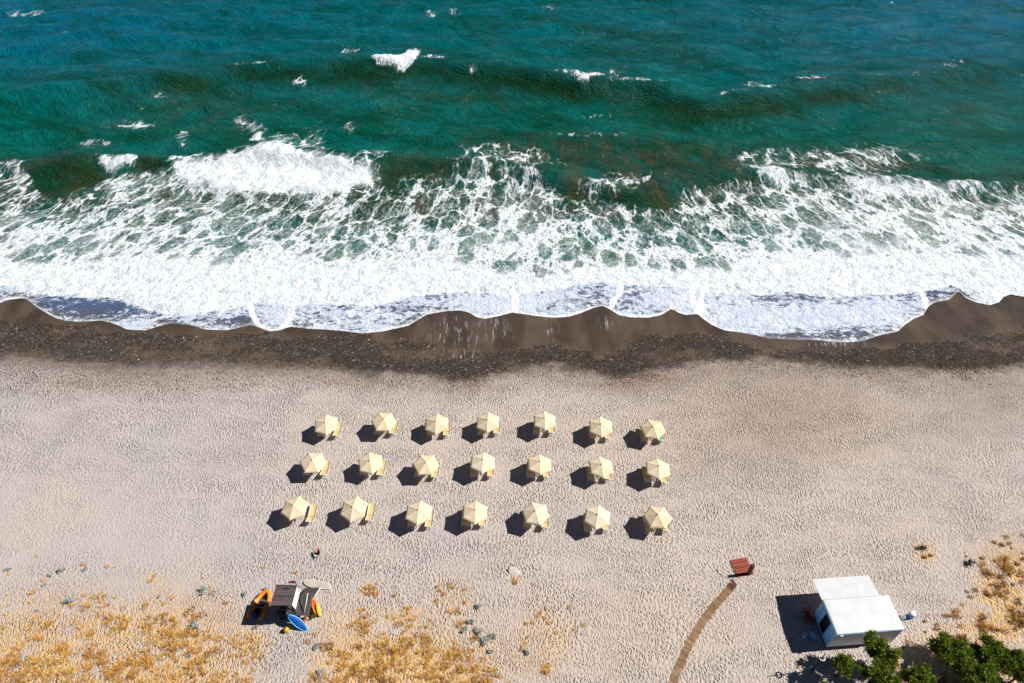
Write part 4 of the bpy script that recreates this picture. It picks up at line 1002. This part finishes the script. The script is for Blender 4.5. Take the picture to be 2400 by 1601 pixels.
m.box((0.025, (yw0 + ya) / 2, (ZB + ZT) / 2), (0.05, ya - yw0, ZT - ZB)); m.box((0.025, (yb + yw1) / 2, (ZB + ZT) / 2), (0.05, yw1 - yb, ZT - ZB))
m.box((0.025, (ya + yb) / 2, (ZB + za) / 2), (0.05, yb - ya, za - ZB)); m.box((0.025, (ya + yb) / 2, (zb + ZT) / 2), (0.05, yb - ya, ZT - zb))
m.build('end_wall', M_ENDP, V_)
MB().box((TL - 0.025, TD / 2, (ZB + ZT) / 2), (0.05, TD - 0.104, ZT - ZB)).build('end_wall', M_WHITE, V_)
MB().box((TL / 2, TD / 2, ZB + 0.03), (TL - 0.11, TD - 0.11, 0.06)).build('floor', M_INSIDE, V_)
MB().box((0.30, (ya + yb) / 2, 1.4), (0.02, yb - ya + 0.3, 1.8)).build('door_curtain', M_INSIDE, V_)  # near-black sheet standing in for the shade inside the doorway
fr = MB()
for yy in (ya - .03, yb + .03): fr.box((-0.012, yy, (za + zb) / 2), (0.03, 0.05, zb - za + .1))
fr.box((-0.012, (ya + yb) / 2, zb + .025), (0.03, yb - ya + .01, 0.05)); fr.build('door_frame', M_ENDP, V_)
# rounded roof
vs = []; fs = []; sec = [(-0.02, ZT - 0.02), (-0.025, ZT + 0.02), (0.0, ZT + 0.075), (0.06, ZT + 0.105), (0.30, ZT + 0.12), (TL - .30, ZT + .12), (TL - .06, ZT + .105), (TL + .03, ZT + .075), (TL + .06, ZT + .02), (TL + .055, ZT - .02)]
for yy in (-0.03, TD / 2, TD + 0.04):
    for (xx, zz) in sec: vs.append((xx, yy, zz + (0.035 if 0 < yy < TD else 0)))
ns = len(sec)
for r_ in range(2):
    for i in range(ns - 1): a = r_ * ns + i; fs.append((a, a + 1, a + ns + 1, a + ns))
fs.append(tuple(range(ns))[::-1]); fs.append(tuple(2 * ns + i for i in range(ns)))
fs.append((0, ns, 2 * ns, 3 * ns - 1, 2 * ns - 1, ns - 1))
rf = MB().add(vs, fs).build('roof', M_WHITE, V_)
MB().box((TL / 2, -0.047, ZT + 0.0), (TL + 0.04, 0.03, 0.05)).build('gutter', M_ENDP, V_)
MB().box((0.42, -0.105, ZT - 0.10), (0.24, 0.09, 0.10)).build('lamp_box', M_WHITE, V_)
aw = box_part('awning_flap', (2.36, TD + 1.02, ZT - 0.14), (4.75, 1.90, 0.045), M_WHITE, V_, (R(-7), 0, 0))
MB().box((2.36, TD + 0.066, ZT + 0.03), (4.75, 0.05, 0.07)).build('hinge_strip', M_STEEL, V_)
for xx in (0.15, 4.5): MB().tube([(xx, TD, 1.5), (xx, TD + 1.45, 2.42)], 0.018, 6).build('flap_strut', M_STEEL, V_)
MB().box((2.36, TD + 0.16, 1.04), (4.4, 0.34, 0.04)).build('counter', M_STEEL, V_)
for xx in (2.2, 3.1):
    for yy in (0.12, TD - 0.12):
        MB().tube([(xx, yy - 0.09, 0.30), (xx, yy + 0.09, 0.30)], 0.30, 18).build('wheel', M_BLACK, V_, True)
for xx in (0.3, TL - .3):
    for yy in (0.15, TD - .15): MB().box((xx, yy, 0.12), (0.08, 0.08, 0.24)).build('jack_leg', M_STEEL, V_)
for s in (-1, 1): MB().bar((TL, TD / 2 + s * 0.55, 0.42), (TL + 1.75, TD / 2 + s * 0.04, 0.42), 0.07, 0.09).build('draw_bar', M_STEEL, V_)
MB().tube([(TL + 1.7, TD / 2, 0.0), (TL + 1.7, TD / 2, 0.62)], 0.035, 8).build('jockey_post', M_STEEL, V_)
MB().tube([(0.015, 2.25, 2.35), (-0.08, 2.22, 2.2), (-0.10, 2.2, 1.9), (-0.02, 2.16, 1.7)], 0.02, 6).build('grab_handle', M_STEEL, V_, True)
Mx = Matrix.Translation(V_.location) @ Matrix.Rotation(ha, 4, 'Z')
def near(x, y): p = Mx @ Vector((x, y, 0)); return at(p.x, p.y)
G = thing('water_barrel', at(*spot(2138, 1440, 0.45)), 0, 'blue plastic barrel with white lid beside the trailer drawbar', 'barrel')
MB().lathe([(0.20, 0), (0.23, 0.05), (0.24, 0.3), (0.23, 0.55), (0.20, 0.62)], 16).build('barrel_body', M_BLUEP, G, True)
MB().lathe([(0.245, 0.60), (0.25, 0.66), (0.16, 0.69), (0.02, 0.69)], 16).build('lid', M_WHITE, G, True)
G = thing('bucket', at(*spot(2116, 1446, 0.25)), 0, 'white bucket with a blue handle between the trailer and the blue barrel', 'bucket')
MB().lathe([(0.15, 0.0), (0.19, 0.36), (0.205, 0.38), (0.18, 0.38), (0.14, 0.05)], 14).build('bucket_body', M_WHITE, G, True)
MB().tube([(0.2 * math.cos(a), 0.05, 0.38 + 0.16 * math.sin(a)) for a in np.linspace(0, math.pi, 9)], 0.012, 5).build('handle', M_BLUEP, G, True)
# rack and things in the trailer's shade
G = thing('bottle_rack', near(-0.62, 2.40), R(8), 'dark red open metal rack in the shade beside the trailer', 'rack')
for sx in (-.28, .28):
    for sy in (-.48, .48): MB().box((sx, sy, 0.5), (0.05, 0.05, 1.0)).build('upright', M_RUST, G)
for zz in (0.2, 0.97):
    for sx in (-.28, .28): MB().box((sx, 0, zz), (0.045, 0.91, 0.05)).build('rail', M_RUST, G)
    for sy in (-.48, .48): MB().box((0, sy, zz), (0.51, 0.045, 0.05)).build('rail', M_RUST, G)
MB().box((0, 0, 0.55), (0.5, 0.9, 0.03)).build('shelf', M_RUST, G)
G = thing('plastic_stool', near(-0.75, 0.92), R(12), 'pale blue plastic stool standing in the trailer shade', 'stool')
MB().lathe([(0.20, 0.40), (0.22, 0.42), (0.22, 0.45), (0.05, 0.46)], 14).build('seat', M_ENDP, G, True)
for i in range(4): a = math.pi / 4 + i * math.pi / 2; MB().tube([(0.15 * math.cos(a), 0.15 * math.sin(a), .42), (0.22 * math.cos(a), 0.22 * math.sin(a), 0)], 0.022, 6).build('leg', M_ENDP, G)
G = thing('jerry_can', near(-1.35, 1.05), R(50), 'white jerry can lying on the sand in the trailer shade', 'jerry can')
MB().box((0, 0, 0.12), (0.42, 0.28, 0.22)).build('can_body', M_WHITE, G); MB().tube([(0.21, 0.05, 0.15), (0.27, 0.05, 0.16)], 0.035, 8).build('cap', M_BLUEP, G)

# ------------------------------------------------------------------ lamp post by the trailer
lx, ly = 20.83 * 1.12, 18.23 * 1.12
L_ = thing('lamp_post', at(lx, ly), 0, 'thin dark lamp post with white ring lamp in front of the trailer', 'lamp post')
MB().tube([(0, 0, -0.1), (0, 0, 1.8), (0, 0, 3.35)], [0.045, 0.04, 0.03], 8).build('post', M_BLACK, L_, True)
MB().tube([(0.21 * math.cos(a), 0.21 * math.sin(a), 2.55) for a in np.linspace(0, 2 * math.pi, 19)], 0.05, 8, False).build('ring_lamp', M_WHITE, L_, True)
MB().box((0, 0, 2.55), (0.40, 0.03, 0.03)).build('lamp_arm', M_BLACK, L_)

# ------------------------------------------------------------------ grey-green shrubs, trees
def leaf_cloud(centers, radii, n, size, seed, up=0.35, flat=0.75):
    r = np.random.default_rng(seed); ci = r.choice(len(centers), n, p=np.array(radii) ** 2 / np.sum(np.array(radii) ** 2))
    d = r.normal(size=(n, 3)); d /= np.linalg.norm(d, axis=1)[:, None]
    rr = np.minimum(np.abs(r.normal(0, 0.62, n)), 1.7); c = np.array(centers)[ci]; ra = np.array(radii)[ci]
    p = c + d * (rr * ra)[:, None] * np.array([1, 1, flat])
    ax = d + r.normal(0, 0.6, (n, 3)) + np.array([0, 0, up]); ax /= np.linalg.norm(ax, axis=1)[:, None]
    sd_ = np.cross(ax, r.normal(size=(n, 3))); sd_ /= np.linalg.norm(sd_, axis=1)[:, None]
    L = size * r.uniform(0.6, 1.4, n)[:, None]; W = L * 0.27
    a = p - ax * L * .5; b = p + ax * L * .5; m1 = p + sd_ * W; m2 = p - sd_ * W
    V = np.stack([a, m1, b, m2], 1).reshape(-1, 3); F = np.array([[0, 1, 2, 3]]) + (np.arange(n) * 4)[:, None]
    return V, F, np.repeat(r.random(n), 4)
def leaf_mat(name, lo, hi, tipc):
    k = NT(name); t = k.attr('tone'); c = k.mix(t, lo, hi); c = k.mix(k.step(t, 0.85, 0.95), c, tipc)
    d = k.bsdf(c, 0.65, None, 0.25); tr = k.node('ShaderNodeBsdfTranslucent', None, Color=c).outputs[0]
    return k.done(k.mixsh(0.30, d, tr))
M_LEAF = leaf_mat('tree_foliage', (0.065, 0.115, 0.010), (0.30, 0.37, 0.045), (0.44, 0.44, 0.10))
M_HOLLY = leaf_mat('sea_holly_leaf', (0.30, 0.36, 0.31), (0.76, 0.80, 0.76), (0.85, 0.88, 0.86))
M_GREENB = leaf_mat('green_bush_leaf', (0.03, 0.07, 0.03), (0.13, 0.19, 0.10), (0.25, 0.3, 0.2))
def shrub(px, py, size, label, mat=None, seed=0, lobes=3):
    x, y = spot(px, py); r = random.Random(seed)
    o = thing('coastal_shrub', at(x, y), 0, label, 'shrub', 'grey-green shrubs on the dune sand')
    cs = [(r.uniform(-.7, .7) * size * .6, r.uniform(-.7, .7) * size * .6, size * .28 + r.uniform(0, .12) * size) for _ in range(lobes)]
    V, F, t = leaf_cloud(cs, [size * r.uniform(.28, .42) for _ in cs], int(150 + 420 * size), 0.11, seed, 0.5, 0.6)
    link('leaves', npmesh('leaves', V, F, mat or M_HOLLY, dict(tone=t), False), o)
    m = MB()
    for c in cs: m.tube([(0, 0, -0.02), (c[0] * .6, c[1] * .6, c[2] * .7), c], [0.02, 0.014, 0.006], 5)
    m.build('stem', M_TRUNK, o)
shr = [(20, 1335, .5, 'small grey-green shrub with a golden grass tuft on its landward side'), (148, 1334, .75, 'broad low silvery shrub standing on bare sand among small stones'),
       (118, 1350, .4, 'tiny silvery shrub near the broad low silvery shrub on bare sand'), (103, 1370, .35, 'tiny silvery shrub near the broad low silvery shrub on bare sand'), (198, 1334, .35, 'tiny silvery shrub near the broad low silvery shrub on bare sand'), (166, 1403, 1.0, 'large dense silvery shrub on the sand at the edge of dry grass'),
       (472, 1387, 1.0, 'tall-looking two-lobed silvery shrub between dry grass and the orange boat'), (460, 1468, .8, 'round silvery shrub ringed by dry golden grass'),
       (577, 1395, .5, 'small silvery shrub just seaward of the orange boat'), (625, 1382, .45, 'small blue-grey shrub between the boat bow and the tower roof'),
       (1122, 1420, .6, 'small silvery shrub in the cluster beside the bare sand track'), (1105, 1455, .65, 'small silvery shrub in the cluster beside the bare sand track'), (1090, 1478, .55, 'small silvery shrub in the cluster beside the bare sand track'), (1124, 1482, .7, 'small silvery shrub in the cluster beside the bare sand track'), (1140, 1502, .75, 'largest of the silvery shrubs beside the bare sand track'), (1155, 1492, .5, 'small silvery shrub in the cluster beside the bare sand track'), (1152, 1528, .45, 'small silvery shrub in the cluster beside the bare sand track'),
       (748, 1512, .5, 'one of two small silvery shrubs growing close together landward of the tower'), (738, 1521, .4, 'one of two small silvery shrubs growing close together landward of the tower'), (747, 1583, .7, 'silvery shrub at the sandy gap landward of the tower'), (1237, 1530, .5, 'small silvery shrub under a brown grass tussock'), (443, 1538, .3, 'tiny grey-green sprig among dry golden grass on the dune'), (85, 1432, .3, 'tiny grey-green sprig among dry golden grass on the dune'), (376, 1398, .28, 'tiny grey-green sprig among dry golden grass on the dune'), (600, 1470, .35, 'small silvery shrub at the edge of the tower shadow')]
for i, (x, y, s, lb) in enumerate(shr): shrub(x, y, s * 0.85, lb or 'small silvery shrub growing among dry grass on the dune', None, 100 + i, 3 if s < .7 else 5)
shrub(2275, 1322, .75, 'round dark green bush on the sand seaward of the trailer', M_GREENB, 201, 4)
shrub(2163, 1288, .6, 'dark green bush with golden grass beside it beyond the trailer', M_GREENB, 202, 3)
shrub(736, 1447, .45, 'bright green weed beside the tower gear', M_LEAF, 203, 3)

def tree(px, py, h, spread, seed, label, n=9000, lean=(0, 0)):
    x, y = spot(px, py); r = random.Random(seed)
    o = thing('tamarisk_tree', at(x, y, -0.05), 0, label, 'tree', 'green trees beside the trailer')
    m = MB(); cs = []; rs = []
    top = (lean[0], lean[1], h * .80)
    m.tube([(0, 0, 0), (lean[0] * .3 + .05, lean[1] * .3, h * .3), (lean[0] * .7, lean[1] * .7, h * .58), top], [0.09, 0.075, 0.05, 0.02], 7)
    for i in range(15):
        a = i * 2.4 + r.uniform(-.3, .3); f = r.uniform(.22, .85); rr = spread * r.uniform(.45, 1.0) * (1.12 - f * .65)
        b = (lean[0] * f, lean[1] * f, h * f * .75)
        e = (b[0] + math.cos(a) * rr, b[1] + math.sin(a) * rr, h * (f * .70 + .22) + r.uniform(-.12, .2))
        mid = ((b[0] + e[0]) / 2, (b[1] + e[1]) / 2, (b[2] + e[2]) / 2 + .06)
        m.tube([b, mid, e], [0.035, 0.025, 0.008], 5)
        for k in range(4):
            g = r.uniform(.4, 1.1)
            cs.append((b[0] + (e[0] - b[0]) * g + r.uniform(-.2, .2), b[1] + (e[1] - b[1]) * g + r.uniform(-.2, .2), b[2] + (e[2] - b[2]) * g + r.uniform(-.05, .22))); rs.append(r.uniform(.13, .30) * (0.6 + .4 * spread))
    cs.append((top[0], top[1], h * .92)); rs.append(.28)
    m.build('trunk', M_TRUNK, o, True)
    V, F, t = leaf_cloud(cs, rs, n, 0.17, seed, 0.6, 0.8)
    # light and dark clumps follow the sprays
    t = np.clip(t * .6 + .5 * (fbm(V[:, 0] * 1.6, V[:, 1] * 1.6 + V[:, 2], seed) - .15), 0, 1)
    link('crown', npmesh('crown', V, F, M_LEAF, dict(tone=t), False), o)
tree(2058, 1576, 4.6, 1.15, 1, 'slender green tree leaning against the corner of the trailer', 11000, (-1.5, 1.25))
tree(2060, 1568, 3.2, 0.95, 12, 'small green tree close by the slender leaning tree', 6000, (.2, .2))
tree(1960, 1585, 3.4, 1.1, 2, 'low green tree between the lamp post and the slender tree', 9000, (-.2, .1))
tree(2040, 1615, 3.6, 1.6, 3, 'spreading green tree landward of the trailer, bare stems showing', 12000)
tree(2215, 1548, 3.5, 2.1, 4, 'broad dense green tree inland of the trailer drawbar', 24000)
tree(2300, 1560, 3.2, 2.1, 5, 'dense dark green tree with brown grass at its seaward edge', 24000)
tree(2255, 1605, 3.6, 2.2, 6, 'dense green tree set behind the broad tree inland of the drawbar', 22000)
tree(2140, 1615, 2.8, 1.5, 7, 'low dark green tree filling the gap between the larger trees', 11000)
tree(2365, 1600, 3.4, 1.7, 8, 'green tree at the inland end of the brown grass', 13000)
tree(1925, 1660, 3.4, 1.1, 9, 'green tree standing landward of the lamp post', 8000)

# ------------------------------------------------------------------ litter and driftwood
for i, (x, y, s, lb) in enumerate([(250, 1546, .3, 'white plastic scrap caught in dry grass'), (905, 1590, .16, 'tiny white scrap low in the golden grass'), (785, 1582, .14, 'small white wrapper near the silvery shrub'), (2155, 1500, .2, 'white scrap on the sand beyond the trailer'), (2290, 1395, .14, None), (1950, 790, .12, None)]):
    X, Y = spot(x, y)
    o = MB().add([(-s * .5, -s * .3, 0.02), (s * .5, -s * .25, 0.05), (s * .45, s * .3, 0.09), (-s * .5, s * .28, 0.03), (0, 0, 0.10), (-s * .5, -s * .3, 0.0), (s * .5, -s * .25, 0.0), (s * .45, s * .3, 0.0), (-s * .5, s * .28, 0.0)], [(0, 1, 4), (1, 2, 4), (2, 3, 4), (3, 0, 4), (0, 5, 6, 1), (1, 6, 7, 2), (2, 7, 8, 3), (3, 8, 5, 0)]).build('litter_scrap', M_WHITE)
    o.location = at(X, Y); o.rotation_euler = (0, 0, R(40 + 57 * i)); tag(o, lb or 'small white scrap lying on open sand', 'litter', 'white litter scraps')
X, Y = spot(137, 1590)
o = MB().tube([(-.05, .28, .05), (0, .1, .12), (.06, -.15, .1), (.12, -.6, .03)], [0.012, .02, .02, .012], 6).build('driftwood_stick', M_TRUNK); o.location = at(X, Y); tag(o, 'dark crooked stick poking out of the golden grass', 'stick')
X, Y = spot(173, 1455)
o = MB().tube([(.15, .5, .04), (.05, .2, .08), (.0, -.1, .05), (-.1, -.5, .03)], [0.01, .015, .012, .008], 6).build('driftwood_stick', M_TRUNK); o.location = at(X, Y); tag(o, 'thin brown twig on sand landward of the large silvery shrub', 'stick')
